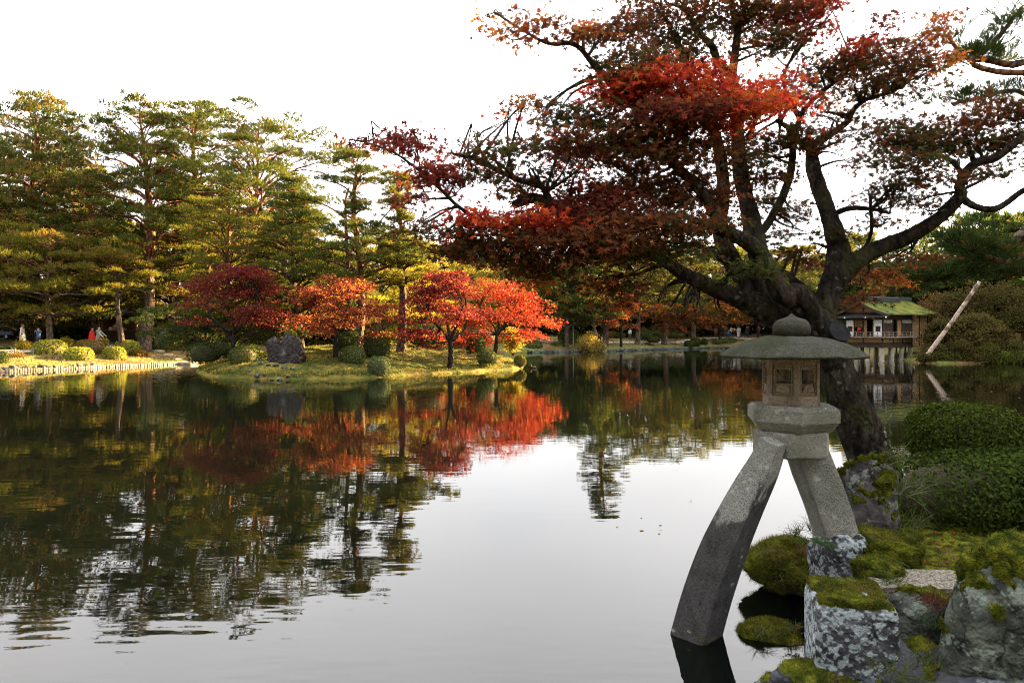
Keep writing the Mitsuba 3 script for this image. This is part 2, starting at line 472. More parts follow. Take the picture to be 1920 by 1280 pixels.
def bank_z(pts):
    pts = np.atleast_2d(np.asarray(pts, float))[:, :2]
    d = -sdist(POND, pts)
    w = 1 / (((pts[:, None] - _lv[None, :, :2]) ** 2).sum(-1) + 4) ** 1.5
    w /= w.sum(1, keepdims=True)
    H, L, S = (w @ _lv[:, k] for k in (2, 3, 4))
    z = np.where(d > 0, .12 + H * (1 - np.exp(-d / L)) + S * np.minimum(d, 60), np.maximum(.12 + d * 1.2, -.9))
    q = np.column_stack([pts * .5, np.zeros(len(pts))])
    return z + np.clip(d, 0, 1) * (meshkit.fbm(q, 3, 2) - .5) * .22


c0 = np.array([2.0, 42.0])
offs = np.array([-1.6, -.6, -.25, -.1, .0, .1, .25, .5, .8, 1.2, 1.7, 2.3, 3, 4, 5, 6.2, 7.5, 9, 11, 14, 18, 24, 32, 45, 70, 120, 220, 420, 900, 2000])
dirs = unit(POND - c0)
rows = POND[None] + dirs[None] * offs[:, None, None]
xy = rows.reshape(-1, 2)
nr, nc = len(offs), len(POND)
i, j = np.meshgrid(np.arange(nr - 1), np.arange(nc), indexing='ij'); j2 = (j + 1) % nc
quad = np.stack([i * nc + j, (i + 1) * nc + j, (i + 1) * nc + j2, i * nc + j2], -1).reshape(-1, 4)
k = thing('bank_ground', 'grassy and earthen banks that ring the pond', None, kind='structure')
part(k, '', (np.column_stack([xy, bank_z(xy)]), quad), 'm_bank', smooth=True)

ISLE = smooth_poly([(-20.5, 45.5), (-17.9, 39.8), (-15.4, 37.0), (-12.2, 35.6), (-9.6, 36.1), (-7.5, 37.1), (-5, 39.8), (-2, 42.6), (.6, 46.4), (-.2, 52), (-5, 57), (-12, 58), (-19, 54)], 160)


def isle_z(pts):
    pts = np.atleast_2d(np.asarray(pts, float))[:, :2]
    d = sdist(ISLE, pts)
    q = np.column_stack([pts * .6, np.zeros(len(pts))])
    z = np.where(d > 0, .16 + 1.55 * (1 - np.exp(-d / 4.2)), np.maximum(.16 + d * 1.5, -.7))
    return z + np.clip(d, 0, 1) * (meshkit.fbm(q, 3, 9) - .5) * .5 + (meshkit.noise(np.column_stack([pts * 2.6, pts[:, 0] * 0]), 4) - .5) * .12


gx, gy = np.meshgrid(np.arange(-22.5, 2.6, .22), np.arange(34.2, 60, .22), indexing='ij')
xy = np.column_stack([gx.ravel(), gy.ravel()])
z = isle_z(xy)
n0, n1 = gx.shape
i, j = np.meshgrid(np.arange(n0 - 1), np.arange(n1 - 1), indexing='ij')
quad = np.stack([i * n1 + j, (i + 1) * n1 + j, (i + 1) * n1 + j + 1, i * n1 + j + 1], -1).reshape(-1, 4)
quad = quad[(z[quad] > -.5).any(1)]
k = thing('island_ground', 'mossy grass mound of the island in the pond', None, kind='structure')
part(k, '', (np.column_stack([xy, z]), quad), 'm_islet', smooth=True)

NEAR = smooth_poly([(2.72, 4.9), (2.85, 5.9), (3.25, 6.7), (3.65, 7.6), (3.95, 8.7), (5.0, 9.5), (7, 10.0), (9, 10.8), (13, 13), (13, 3), (4.5, 2.2), (2.9, 4.0)], 120)


def near_z(pts):
    pts = np.atleast_2d(np.asarray(pts, float))[:, :2]
    d = sdist(NEAR, pts)
    q = np.column_stack([pts, np.zeros(len(pts))])
    z = np.where(d > 0, .05 + .52 * (1 - np.exp(-d / .28)), np.maximum(.05 + d * 2.5, -.5))
    return z + np.clip(d * 2, 0, 1) * ((meshkit.fbm(q * 1.3, 3, 3) - .5) * .18 + (meshkit.fbm(q * 9, 2, 8) - .5) * .05) + .1 * np.clip((pts[:, 1] - 6) / 3, 0, 1) * (d > 0)


gx, gy = np.meshgrid(np.arange(2.3, 12, .08), np.arange(2.4, 12, .08), indexing='ij')
xy = np.column_stack([gx.ravel(), gy.ravel()])
z = near_z(xy)
n0, n1 = gx.shape
i, j = np.meshgrid(np.arange(n0 - 1), np.arange(n1 - 1), indexing='ij')
quad = np.stack([i * n1 + j, (i + 1) * n1 + j, (i + 1) * n1 + j + 1, i * n1 + j + 1], -1).reshape(-1, 4)
quad = quad[(z[quad] > -.4).any(1)]
k = thing('moss_ground', 'dim mossy ground of the near bank under the clipped hedge', None, kind='structure')
part(k, '', (np.column_stack([xy, z]), quad), 'm_moss', smooth=True)

k = thing('pond_water', 'dark still pond water mirroring the trees and the white sky', None, kind='structure')
part(k, '', (np.array([[-60, -5, 0], [60, -5, 0], [60, 115, 0], [-60, 115, 0.0]]), np.array([[0, 1, 2], [0, 2, 3]])), 'm_water')
k = thing('pond_bed', 'mud bed beneath the pond water', None, kind='structure')
part(k, '', (np.array([[-60, -5, -1.0], [60, -5, -1.0], [60, 115, -1.0], [-60, 115, -1.0]]), np.array([[0, 1, 2], [0, 2, 3]])), 'm_bank')


# ------------------------------------------------------------------ stone lantern
def hexagon(R, a, z0, z1, R1=None):
    """prism, or frustum if R1 is given, with a corner a degrees to the right of the one that faces the camera"""
    th = np.radians(a - 90 + 60 * np.arange(6))
    lo = np.column_stack([R * np.cos(th), R * np.sin(th), np.full(6, z0)])
    R1 = R if R1 is None else R1
    hi = np.column_stack([R1 * np.cos(th), R1 * np.sin(th), np.full(6, z1)])
    return m3.Manifold.hull_points(np.vstack([lo, hi]))


def rounded(m, r, seg=14):
    """the outline of m's hull rounded by r (m is meant r smaller)"""
    s = m3.Manifold.sphere(r, seg)
    v = man(m)[0]
    return m3.Manifold.batch_hull([s.translate(tuple(p)) for p in np.unique(v.round(5), axis=0)])


def weather(m, edge, amp, seed, freq=9):
    m = m.refine_to_length(edge) if hasattr(m, 'refine_to_length') else m
    v, f = man(m)
    t = trimesh.Trimesh(v, f, process=True)
    v, f, nr = np.array(t.vertices), np.array(t.faces), np.array(t.vertex_normals)
    return v + nr * ((meshkit.fbm(v * freq + seed, 3, seed) - .5) * 2 * amp + (meshkit.noise(v * 45, seed) - .5) * amp * .6)[:, None], f


LC = P(1485, 620, 5.8)
lx, ly = LC[0], LC[1]
LX = lambda px: (px - 1485) / F * 5.8
LZ = lambda py: CAMZ + (HY - py) / F * 5.8
at = lambda m, loc: (m[0] + np.asarray(loc), m[1])
lant = thing('stone_lantern', 'tall old granite lantern on two unequal curved legs, one standing in the water', 'stone lantern')
prof = [(0, .205), (.012, .197), (.03, .178), (.06, .166), (.11, .150), (.14, .118), (.153, .085), (.152, .055), (.138, .025), (.115, .005), (.10, 0), (0, 0)]
v, f = lathe(spline(prof[::-1], 40)[::-1], 56)
v += (meshkit.fbm(v * 12, 3, 4) - .5)[:, None] * .012
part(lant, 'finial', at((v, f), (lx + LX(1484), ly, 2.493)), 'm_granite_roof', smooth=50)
prof = [(.0, .166), (.12, .164), (.22, .154), (.33, .130), (.43, .094), (.51, .052), (.565, .018), (.586, .003), (.580, -.012), (.54, -.016), (.40, -.010), (.24, -.006), (.0, -.004)]
v, f = lathe(spline(prof[::-1], 60)[::-1], 110)
ang = np.arctan2(v[:, 1], v[:, 0])
hexr = 1 + .028 * np.cos(6 * (ang - math.radians(13.4 - 22.3 - 90)))
v[:, :2] *= hexr[:, None]
v += (meshkit.fbm(v * [7, 7, 12] + 3, 4, 14) - .5)[:, None] * np.array([.014, .014, .022])
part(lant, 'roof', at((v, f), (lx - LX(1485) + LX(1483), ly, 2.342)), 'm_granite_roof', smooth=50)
# fire box: a hollow hexagon, on each side a sunk panel with a window and a low carved mound
SIGHT = math.degrees(math.atan2(lx, ly))                     # the lantern is seen at this angle off the camera's axis
A0 = 13.4 - SIGHT
zb, zt = 1.926, 2.335
shell = hexagon(.236, A0, zb, zt) - hexagon(.176, A0, zb + .02, zt + .1)
ap = .236 * math.cos(math.radians(30))
for q in range(6):
    a = A0 + 30 + 60 * q
    M = lambda m: m.rotate((0, 0, a - 90 + 90))
    sunk = m3.Manifold.cube((.172, .036, .26), True).translate((0, -ap + .002, zb + .215))
    ridge = m3.Manifold.cube((.150, .018, .235), True).translate((0, -ap + .014, zb + .215))
    win = m3.Manifold.cube((.122, .2, .118), True).translate((0, -ap, zb + .245))
    groove = sunk - ridge
    shell = shell - M(groove) - M(win) - M(m3.Manifold.cube((.134, .024, .215), True).translate((0, -ap + .006, zb + .213)))
    mound = (m3.Manifold.cylinder(.03, .055, .055, 24, True).rotate((90, 0, 0)).scale((1.05, 1, 1)).translate((0, -ap + .016, zb + .128)))
    shell = shell + (M(mound ^ m3.Manifold.cube((.2, .2, .07), True).translate((0, -ap, zb + .155))))
v, f = man(shell.refine_to_length(.02))
v = v + (meshkit.noise(v * 60, 3) - .5)[:, None] * .004
part(lant, 'fire_box', at((v, f), (lx + LX(1482), ly, 0)), 'm_granite_warm', smooth=25)
a = 11 - SIGHT
pl = m3.Manifold.batch_hull([hexagon(.350, a, 1.922, 1.928), hexagon(.386, a, 1.895, 1.899), hexagon(.386, a, 1.80, 1.81)])
pl2 = m3.Manifold.batch_hull([hexagon(.370, a, 1.785, 1.805), hexagon(.335, a, 1.742, 1.746), hexagon(.30, a, 1.712, 1.716)])
part(lant, 'platform', at(weather(pl + pl2, .02, .004, 7), (lx + LX(1485), ly, 0)), 'm_granite', smooth=22)
blk = rounded(hexagon(.305, -5 - SIGHT, 1.53, 1.695), .022)
notch = m3.Manifold.cube((.17, .14, .17), True).rotate((0, 0, -38)).translate((-.16, -.235, 1.53))
part(lant, 'block', at(weather(blk, .02, .004, 8), (lx + LX(1483), ly, 0)), 'm_granite', smooth=24)


def leg_mesh(pts, half, turn, seed, n=30):
    """a square stone beam, its corners rounded, swept along a bowed path"""
    p = spline(pts, n); h = spline(np.asarray(half, float)[:, None] * np.ones((1, 3)), n)[:, 0]
    t = unit(np.gradient(p, axis=0))
    s = unit(np.cross(t, np.tile([-math.sin(math.radians(SIGHT)), -math.cos(math.radians(SIGHT)), 0], (n, 1)))); w = np.cross(t, s)
    m = 40
    th = np.arange(m) * 2 * np.pi / m
    pw = 11.0
    r = 1 / (np.abs(np.cos(th)) ** pw + np.abs(np.sin(th)) ** pw) ** (1 / pw)
    c, sn = r * np.cos(th), r * np.sin(th)
    ct, st = math.cos(turn), math.sin(turn)
    X, Y = c * ct - sn * st, c * st + sn * ct
    v = p[:, None] + h[:, None, None] * (X[None, :, None] * s[:, None] + Y[None, :, None] * w[:, None])
    i, j = np.meshgrid(np.arange(n - 1), np.arange(m), indexing='ij'); j2 = (j + 1) % m
    f = np.stack([i * m + j, i * m + j2, (i + 1) * m + j2, (i + 1) * m + j], -1).reshape(-1, 4)
    v = v.reshape(-1, 3)
    f = np.vstack([f[:, [0, 1, 2]], f[:, [0, 2, 3]]])
    v = np.vstack([v, p[:1], p[-1:]]); q = np.arange(m)
    f = np.vstack([f, np.stack([q * 0 + n * m, (q + 1) % m, q], 1), np.stack([q * 0 + n * m + 1, (n - 1) * m + q, (n - 1) * m + (q + 1) % m], 1)])
    v += (meshkit.fbm(v * 7 + seed, 3, seed) - .5)[:, None] * .014
    return v, f


path = [P(1450, 826, 5.53), P(1434, 868, 5.58), P(1415, 906, 5.63), P(1385, 966, 5.67), P(1353, 1039, 5.70), P(1322, 1130, 5.73), P(1290, 1250, 5.75)]
part(lant, 'leg', leg_mesh(path, [.082, .102, .118, .134, .150, .158, .16], math.radians(26), 3), 'm_granite_leg', smooth=40, label='long bowed leg of the stone lantern that stands in the pond')
path = [P(1508, 838, 5.86), P(1524, 878, 5.86), P(1546, 935, 5.85), P(1562, 985, 5.84), P(1570, 1018, 5.84)]
part(lant, 'leg', leg_mesh(path, [.14, .145, .145, .145, .15], math.radians(-24), 5), 'm_granite', smooth=40, label='short leg of the stone lantern that stands on a lichened rock')


# ------------------------------------------------------------------ rocks
def rock_mesh(loc, size, seed, p=2.6, rough=.22, rotz=0.0, tilt=(0, 0), sub=4, chips=7):
    m = trimesh.creation.icosphere(subdivisions=sub)
    v = np.array(m.vertices); f = np.array(m.faces)
    rng = np.random.default_rng(seed)
    r = 1 / (np.abs(v) ** p).sum(1) ** (1 / p)
    v = v * r[:, None]
    for _ in range(chips):                                                        # broken faces
        d = unit(rng.normal(size=3)); h = .62 + .25 * rng.random()
        over = np.maximum(v @ d - h, 0); v = v - over[:, None] * d * .85
    nr = unit(v)
    n1 = meshkit.fbm(v * 1.4 + seed * 3.7, 4, seed) - .5
    n2 = np.abs(meshkit.fbm(v * 3.1 + seed, 3, seed + 1) - .5)
    n3 = meshkit.fbm(v * 11 + seed, 3, seed + 2) - .5
    v = v + nr * (rough * (n1 * 1.5 - n2 * .8) + rough * .22 * n3)[:, None]
    v = v * np.asarray(size) / 2
    ca, sa, cb, sb = math.cos(tilt[0]), math.sin(tilt[0]), math.cos(tilt[1]), math.sin(tilt[1])
    v = v @ np.array([[1, 0, 0], [0, ca, sa], [0, -sa, ca]]) @ np.array([[cb, 0, -sb], [0, 1, 0], [sb, 0, cb]])
    return xf((v, f), rotz, loc)


def moss_cap(m, thr, thick, seed, soft=.25, freq=5.0):
    """the upward faces of a rock lifted into a cushion"""
    v, f = m
    t = trimesh.Trimesh(v, f, process=False); nr = np.array(t.vertex_normals)
    w = np.clip((nr[:, 2] - thr + (meshkit.fbm(v * freq + seed, 3, seed) - .5) * 1.1) / soft, 0, 1)
    lump = .55 + .9 * meshkit.fbm(v * 16 + seed, 3, seed + 3)
    q = v + (nr * .5 + [0, 0, .5]) * (thick * w * lump - .012 * (w <= 0.02))[:, None]
    keep = (w[f] > .02).any(1)
    used = np.unique(f[keep]); re = -np.ones(len(v), int); re[used] = np.arange(len(used))
    return q[used], re[f[keep]]


def fuzz(m, n, seed, length=.018, width=.004, lean=.7, up=.5):
    """short moss or grass hairs on a mesh"""
    rng = np.random.default_rng(seed)
    p, nr = surface_points(*m, n, rng)
    d = unit(nr + [0, 0, up] + rng.normal(size=nr.shape) * lean)
    a, b = frame(d, rng)
    L = length * (.4 + 1.1 * rng.random((n, 1)))
    v = np.stack([p - a * width * .5 - nr * .003, p + a * width * .5 - nr * .003, p + d * L], 1).reshape(-1, 3)
    return v, np.arange(3 * n).reshape(-1, 3)


MOSSC = [(.085, .105, .012), (.16, .17, .02), (.12, .085, .025), (.045, .06, .012)]


def moss_part(key, m, seed, n, length=.018, name='moss', tone=1.0, dry=.2):
    rng = np.random.default_rng(seed + 77)
    part(key, name, m, 'm_moss', smooth=True)
    fz = fuzz(m, n, seed, length)
    pr = [.38, .32, dry, .1]; pr = np.array(pr) / sum(pr)
    col = np.array(MOSSC)[rng.choice(4, n, p=pr)] * (.6 + .7 * rng.random((n, 1))) * tone
    part(key, name + '_fronds', fz, 'm_leaf', color=np.repeat(col, 3, 0), kind='stuff')


def rock(name, label, loc, size, seed, mat='m_rock', moss=None, cat='rock', **kw):
    k = thing(name, label, cat)
    m = rock_mesh(loc, size, seed, **kw)
    part(k, 'stone', m, mat, smooth=45)
    if moss:
        thr, thick, n, length = moss[:4]
        moss_part(k, moss_cap(m, thr, thick, seed), seed, n, length, dry=moss[4] if len(moss) > 4 else .2)
    return m


rock('rock', 'upright dark rock with a bright moss cap behind the short lantern leg', P(1632, 950, 6.35) + [0, 0, -.12], (.56, .55, 1.16), 11, sub=5, moss=(.42, .05, 7000, .02, .12), p=4.5, rough=.16, tilt=(.05, -.10))
rock('lichened_rock', 'lichen streaked rock that carries the short lantern leg', P(1570, 1065, 5.85) + [0, 0, -.05], (.44, .5, .80), 12, 'm_rock_lichen', sub=5, p=4.2, rough=.18, tilt=(0, .08))
rock('mossy_mound', 'low brown and green mossy mound at the waterline left of the short lantern leg', P(1496, 1058, 6.75) + [0, 0, -.03], (.96, .86, .54), 13, moss=(-.7, .07, 16000, .045, .6), p=2.0, rough=.55)
rock('moss_cushion', 'bright green moss cushion right of the foot of the short lantern leg', P(1650, 1040, 5.75), (.46, .4, .34), 14, moss=(-.2, .06, 9000, .032, .1), p=2.1, rough=.55)
rock('moss_cushion', 'tall narrow moss cushion against the dark ground below the hedge', P(1697, 1045, 5.95), (.28, .32, .42), 15, moss=(-.2, .05, 6000, .03, .1), p=2.1, rough=.55)
rock('moss_cushion', 'flat moss cushion just above the lichened block and the slab', P(1645, 1074, 5.45), (.42, .3, .18), 16, moss=(-.2, .05, 5000, .03, .1), p=2.1, rough=.5)
blockm = rock('lichened_block', 'squared stone block speckled with white lichen and topped with flat moss', P(1592, 1240, 4.85) + [0.0, 0, -.185], (.53, .50, 1.34), 17, 'm_rock_lichen', sub=5, moss=(.78, .04, 9000, .014, .35), p=16, rough=.05, rotz=math.radians(-14), chips=1)
rock('mossy_stone', 'flat moss covered stone lying in the water beside the lichened block', P(1452, 1200, 5.72) + [0, 0, -.06], (.58, .50, .34), 18, moss=(.0, .035, 9000, .024, .45), p=2.6, rough=.2)
rock('rock', 'dark wet rock with moss patches at the very bottom of the picture', P(1530, 1300, 4.7) + [0, 0, -.08], (.86, .55, .55), 19, 'm_rock_dark', moss=(.72, .03, 5000, .02), p=2.8, rough=.3)
rock('boulder', 'large grey boulder with a thick bright moss cap at the right edge', P(1862, 1180, 4.5) + [0.02, 0, -.1], (.74, .70, 1.34), 20, 'm_rock_boulder', sub=5, moss=(.45, .085, 12000, .02, .03), p=3.0, rough=.2, tilt=(.1, .12))
rock('low_stone', 'low stone with a small moss patch under the granite slab', P(1722, 1160, 4.98) + [0, 0, -.1], (.44, .35, .62), 21, 'm_rock_boulder', moss=(.70, .03, 2500, .016), p=4, rough=.15)
rock('rock', 'dark rock in deep shade below the reddish dry tuft', P(1735, 1262, 4.55) + [0, 0, -.1], (.55, .5, .55), 22, 'm_rock_dark', moss=(.75, .025, 1500, .02), p=3, rough=.25)
rock('rock', 'dark rock in the lower right corner under the moss topped boulder', P(1860, 1310, 4.25) + [0, 0, -.1], (.8, .5, .5), 23, 'm_rock_dark', p=3, rough=.25)
rock('rock', 'dark rock between the squared lichened block and the shore rock', P(1655, 1290, 4.6) + [0, 0, -.1], (.5, .5, .46), 24, 'm_rock_dark', moss=(.7, .025, 2500, .02), p=3, rough=.25)
k = thing('granite_slab', 'smooth granite slab between the moss cushions and the big boulder', 'stone slab')
sl = m3.Manifold(m3.Mesh(np.asarray(box(0, 0, 0, .9, .42, .13, .02)[0], np.float32), np.asarray(box(0, 0, 0, .9, .42, .13, .02)[1], np.uint32)))
part(k, '', xf(weather(sl, .03, .004, 5), math.radians(-4), P(1742, 1095, 5.28) + [0, 0, -.02]), 'm_slab', smooth=35)


# ------------------------------------------------------------------ grasses and small plants of the near bank
def grass_clump(name, label, loc, n, length, width, seed, cols, lean=(0, 0, 0), spread=.08, cat='grass', bend=.8, up=.9, group=None):
    rng = np.random.default_rng(seed)
    b = np.asarray(loc) + rng.normal(size=(n, 3)) * [spread, spread, .01]
    d = unit(rng.normal(size=(n, 3)) * .55 + np.asarray(lean) + [0, 0, up])
    v, f, m = blades(b, d, length, width, rng, bend)
    c = np.array(cols)[rng.integers(0, len(cols), n)] * (.6 + .8 * rng.random((n, 1)))
    k = thing(name, label, cat, group)
    part(k, '', (v, f), 'm_leaf', color=np.repeat(c, m, 0))


GR = [(.05, .075, .02), (.08, .10, .03), (.11, .12, .05)]
DRY = [(.18, .13, .06), (.10, .10, .04)]
grass_clump('grass_tuft', 'long arching grass hanging from the moss cap of the upright rock', P(1668, 868, 6.3), 50, .30, .011, 31, GR, (.5, -.25, 0), .07)
grass_clump('grass_tuft', 'pale grass fan in the dark gap left of the hedge', P(1690, 925, 6.2), 46, .34, .015, 32, [(.12, .13, .08), (.07, .09, .03)], (.7, -.35, 0), .06, bend=.9)
grass_clump('grass_tuft', 'lower grass fan in the dark gap left of the hedge', P(1700, 985, 6.1), 40, .26, .013, 33, GR, (.7, -.4, 0), .05, bend=.9)
grass_clump('grass_tuft', 'dark grass leaning over the granite slab from the moss', P(1668, 1090, 5.2), 60, .16, .006, 34, GR[:2], (.2, -.4, 0), .05)
grass_clump('grass_tuft', 'fine grass on the waterline edge of the mossy mound', P(1528, 1095, 6.2), 90, .22, .004, 35, GR + DRY, (-.3, -.4, 0), .09)
grass_clump('grass_tuft', 'thin dark spiky grass against the bright water behind the short lantern leg', P(1526, 995, 6.5), 45, .26, .005, 36, [(.03, .035, .015)], (-.45, 0, .1), .05)
grass_clump('grass_tuft', 'grass on the dark wet rock at the bottom of the picture', P(1465, 1285, 4.65), 60, .13, .004, 37, [(.14, .15, .04), (.09, .11, .03)], (0, 0, 0), .05)
grass_clump('grass_tuft', 'spreading grass right of the dark wet rock near the bottom', P(1690, 1270, 4.35), 120, .24, .004, 38, GR + DRY[1:], (.2, -.3, 0), .10)
grass_clump('grass_tuft', 'short grass growing at the water foot of the long lantern leg', P(1322, 1196, 5.52), 60, .06, .004, 39, [(.07, .08, .02), (.10, .10, .03)], (0, -.6, 0), .05)
grass_clump('grass_tuft', 'green strap leaves below the reddish dry tuft', P(1748, 1170, 4.75), 50, .18, .007, 40, [(.04, .08, .03), (.06, .1, .05)], (0, -.5, 0), .05)
grass_clump('dry_tuft', 'reddish brown dry tuft between the low stone and the boulder', P(1748, 1130, 4.72), 170, .13, .005, 41, [(.14, .05, .035), (.09, .045, .03)], (0, -.3, 0), .05, 'dry plant', bend=.5)


def fern(name, label, loc, seed, n=9, L=.22):
    rng = np.random.default_rng(seed); vs = []
    for q in range(n):
        a = rng.random() * 2 * np.pi
        out = np.array([math.cos(a), math.sin(a) - .5, 0]); out /= np.linalg.norm(out)
        l = L * (.6 + .6 * rng.random())
        s = np.linspace(.1, 1, 14)[:, None]
        p = np.asarray(loc) + out * l * s + np.array([0, 0, 1]) * l * (.75 * s - .75 * s * s)
        t = unit(np.gradient(p, axis=0)); sd = np.cross(t, [0, 0, 1.0])
        for sg in (-1, 1):
            w = l * .28 * (1 - s) ** .8 + .004
            v = np.stack([p - t * .005, p + t * .006, p + sd * sg * w + t * w * .35], 1).reshape(-1, 3)
            vs.append((v, np.arange(len(v)).reshape(-1, 3)))
    m = merge(*vs)
    k = thing(name, label, 'fern')
    part(k, '', m, 'm_leaf', color=(.05, .10, .03))


fern('small_fern', 'small fern at the foot of the short lantern leg over the lichened rock', P(1530, 1020, 5.6), 51, 10, .2)
fern('small_fern', 'small fern among the moss cushions right of the lichened rock', P(1668, 1055, 5.5), 52, 9, .18)
fern('small_fern', 'small fern at the left foot of the upright rock', P(1612, 1005, 5.75), 53, 8, .17)


# ------------------------------------------------------------------ clipped bushes
def dome(u, w, p):
    """points of a super-ellipsoid (its half lengths 1) from unit directions"""
    d = np.stack([np.cos(u) * np.cos(w), np.sin(u) * np.cos(w), np.sin(w)], -1)
    return d / ((np.abs(d[..., :2]) ** 2).sum(-1) ** (p / 2) + np.abs(d[..., 2]) ** p)[..., None] ** (1 / p)


def clipped(name, label, loc, size, seed, n, leaf=.07, p=2.6, cols=((.055, .085, .016), (.085, .115, .02)), group=None, lump=.11, cut=-.55, stem=True, dry=0.0):
    rng = np.random.default_rng(seed)
    sz = np.asarray(size) / 2
    k = thing(name, label, 'bush', group)
    m = trimesh.creation.icosphere(subdivisions=4 if n > 5000 else 2)
    d = np.array(m.vertices)
    shape = lambda d: d / ((d[:, :2] ** 2).sum(1) ** (p / 2) + np.abs(d[:, 2]) ** p)[:, None] ** (1 / p) * (1 + lump * (2 * meshkit.fbm(d * 2.2 + seed, 3, seed) - 1) + lump * .55 * (2 * meshkit.fbm(d * 7 + seed, 2, seed + 1) - 1))[:, None]
    core = shape(d); core[:, 2] = np.maximum(core[:, 2], cut)
    part(k, 'twig_core', xf((core * sz * .80, np.array(m.faces)), 0, loc), 'm_matte', smooth=True, color=(.065, .052, .034))
    s = unit(rng.normal(size=(n, 3)) / (sz / sz.max()) ** 1)
    q = shape(s)
    ok = q[:, 2] > cut
    s, q = s[ok], q[ok]; nn = len(q)
    q = q * sz * (.90 + .14 * rng.random((nn, 1)) ** .7 + .05 * (rng.random((nn, 1)) < .05))
    nr = unit(q / sz ** 2 + rng.normal(size=q.shape) * np.linalg.norm(q / sz ** 2, axis=1, keepdims=True) * .38)
    v, f = leaf_quads(q + np.asarray(loc), nr, rng, leaf)
    t = rng.random((nn, 1))
    c = (np.array(cols[0]) * (1 - t) + np.array(cols[1]) * t) * (.6 + .7 * rng.random((nn, 1)))
    pat = meshkit.fbm(q / sz.max() * 4 + seed, 3, seed)
    hit = rng.random(nn) < dry * np.clip((pat - .4) * 5, 0, 2)
    c[hit] = np.array([.17, .10, .035]) * (.6 + .7 * rng.random((hit.sum(), 1)))
    part(k, 'foliage', (v, f), 'm_clip', color=np.repeat(c, 4, 0), kind='stuff')
    if stem:
        st = [tube(np.array(loc) + spline([[0.05 * a, 0, -sz[2] * 1.5], [.2 * a * sz[0], .1 * sz[1], -sz[2] * .9], [.6 * a * sz[0], .1, -sz[2] * .3]], 8), np.linspace(.035, .015, 8) * min(1.5, sz[0]), 6) for a in (-1, -.3, .4, 1)]
        part(k, 'stem', merge(*st), 'm_maple_bark', smooth=True)
    return k


DG = ((.022, .040, .009), (.050, .070, .014))
clipped('clipped_hedge', 'wide dark green clipped hedge in front of the round bush on the near bank', (5.40, 7.15, .83), (3.3, 1.35, .84), 61, 46000, .050, 3.0, DG, cut=-.75, lump=.035)
clipped('clipped_bush', 'rounded green bush clipped like a drum behind the near hedge', (6.10, 9.2, 1.14), (1.38, 1.3, .80), 62, 24000, .046, 3.2, ((.026, .044, .009), (.066, .084, .015)), cut=-.7, lump=.05)
clipped('clipped_bush', 'small clipped bush cut by the right edge beside the drum shaped bush', (6.86, 9.1, .92), (.75, .8, .66), 63, 9000, .048, 2.6, ((.05, .075, .014), (.10, .12, .022)), lump=.06)

for q, (px, py, D, n, L, cols, lab) in enumerate([
        (1445, 1040, 6.55, 70, .16, GR + DRY, 'grass tuft on the left shoulder of the mossy mound'), (1490, 1000, 6.6, 60, .17, GR[:2], 'green grass tuft on the top of the mossy mound'),
        (1470, 1075, 6.45, 80, .15, DRY + GR[1:], 'dry grass tuft at the front of the mossy mound'), (1515, 1035, 6.3, 50, .14, [(.14, .06, .04), (.10, .06, .03)], 'reddish dry tuft at the right side of the mossy mound'),
        (1430, 1188, 5.6, 60, .10, GR + DRY, 'thin grass on the left end of the flat mossy stone'), (1490, 1180, 5.7, 60, .11, DRY + GR, 'thin grass on the right end of the flat mossy stone'),
        (1620, 1100, 5.0, 40, .08, DRY, 'sparse dry stalks on the moss top of the squared block'), (1705, 1010, 5.9, 60, .20, GR, 'grass blades behind the tall narrow moss cushion'),
        (1840, 1052, 4.5, 50, .06, GR[1:], 'short grass on the moss cap of the big boulder'), (1735, 1240, 4.4, 60, .16, GR[:2], 'dark grass in the shade below the low stone')]):
    grass_clump('grass_tuft', lab, P(px, py, D), n, L, .0065, 140 + q, cols, (0, -.15, 0), .035, bend=.9)
# the ground moss near the camera, as short fronds
rng = np.random.default_rng(170)
gx = np.column_stack([rng.uniform(3.0, 6.6, 15000), rng.uniform(4.6, 7.6, 15000)])
gx = gx[sdist(NEAR, gx) > .12]
bp = np.column_stack([gx, near_z(gx)])
v, f, m = blades(bp, unit(rng.normal(size=bp.shape) * .6 + [0, 0, 1]), .035, .006, rng, .9, 2)
k = thing('ground_moss', 'fronds of dim green moss carpeting the near bank', 'moss', kind='stuff')
part(k, '', (v, f), 'm_leaf', color=np.repeat(np.array(MOSSC)[rng.integers(0, 4, len(bp))] * (.5 + .6 * rng.random((len(bp), 1))), m, 0))

# fallen maple leaves on the moss and stones of the near bank
rng = np.random.default_rng(175)
gx = np.column_stack([rng.uniform(2.8, 7.0, 260), rng.uniform(4.4, 8.2, 260)])
gx = gx[sdist(NEAR, gx) > .1]
v, f = maple_leaves(np.column_stack([gx, near_z(gx) + .02]), unit(rng.normal(size=(len(gx), 3)) * .35 + [0, 0, 1]), rng.normal(size=(len(gx), 3)), rng, .06)
k = thing('fallen_leaves', 'fallen red and brown maple leaves scattered on the near moss', 'leaves', kind='stuff')
part(k, '', (v, f), 'm_leaf', color=np.repeat(np.array([(.22, .07, .03), (.14, .07, .03), (.26, .03, .02)])[rng.integers(0, 3, len(gx))], len(_ml), 0))


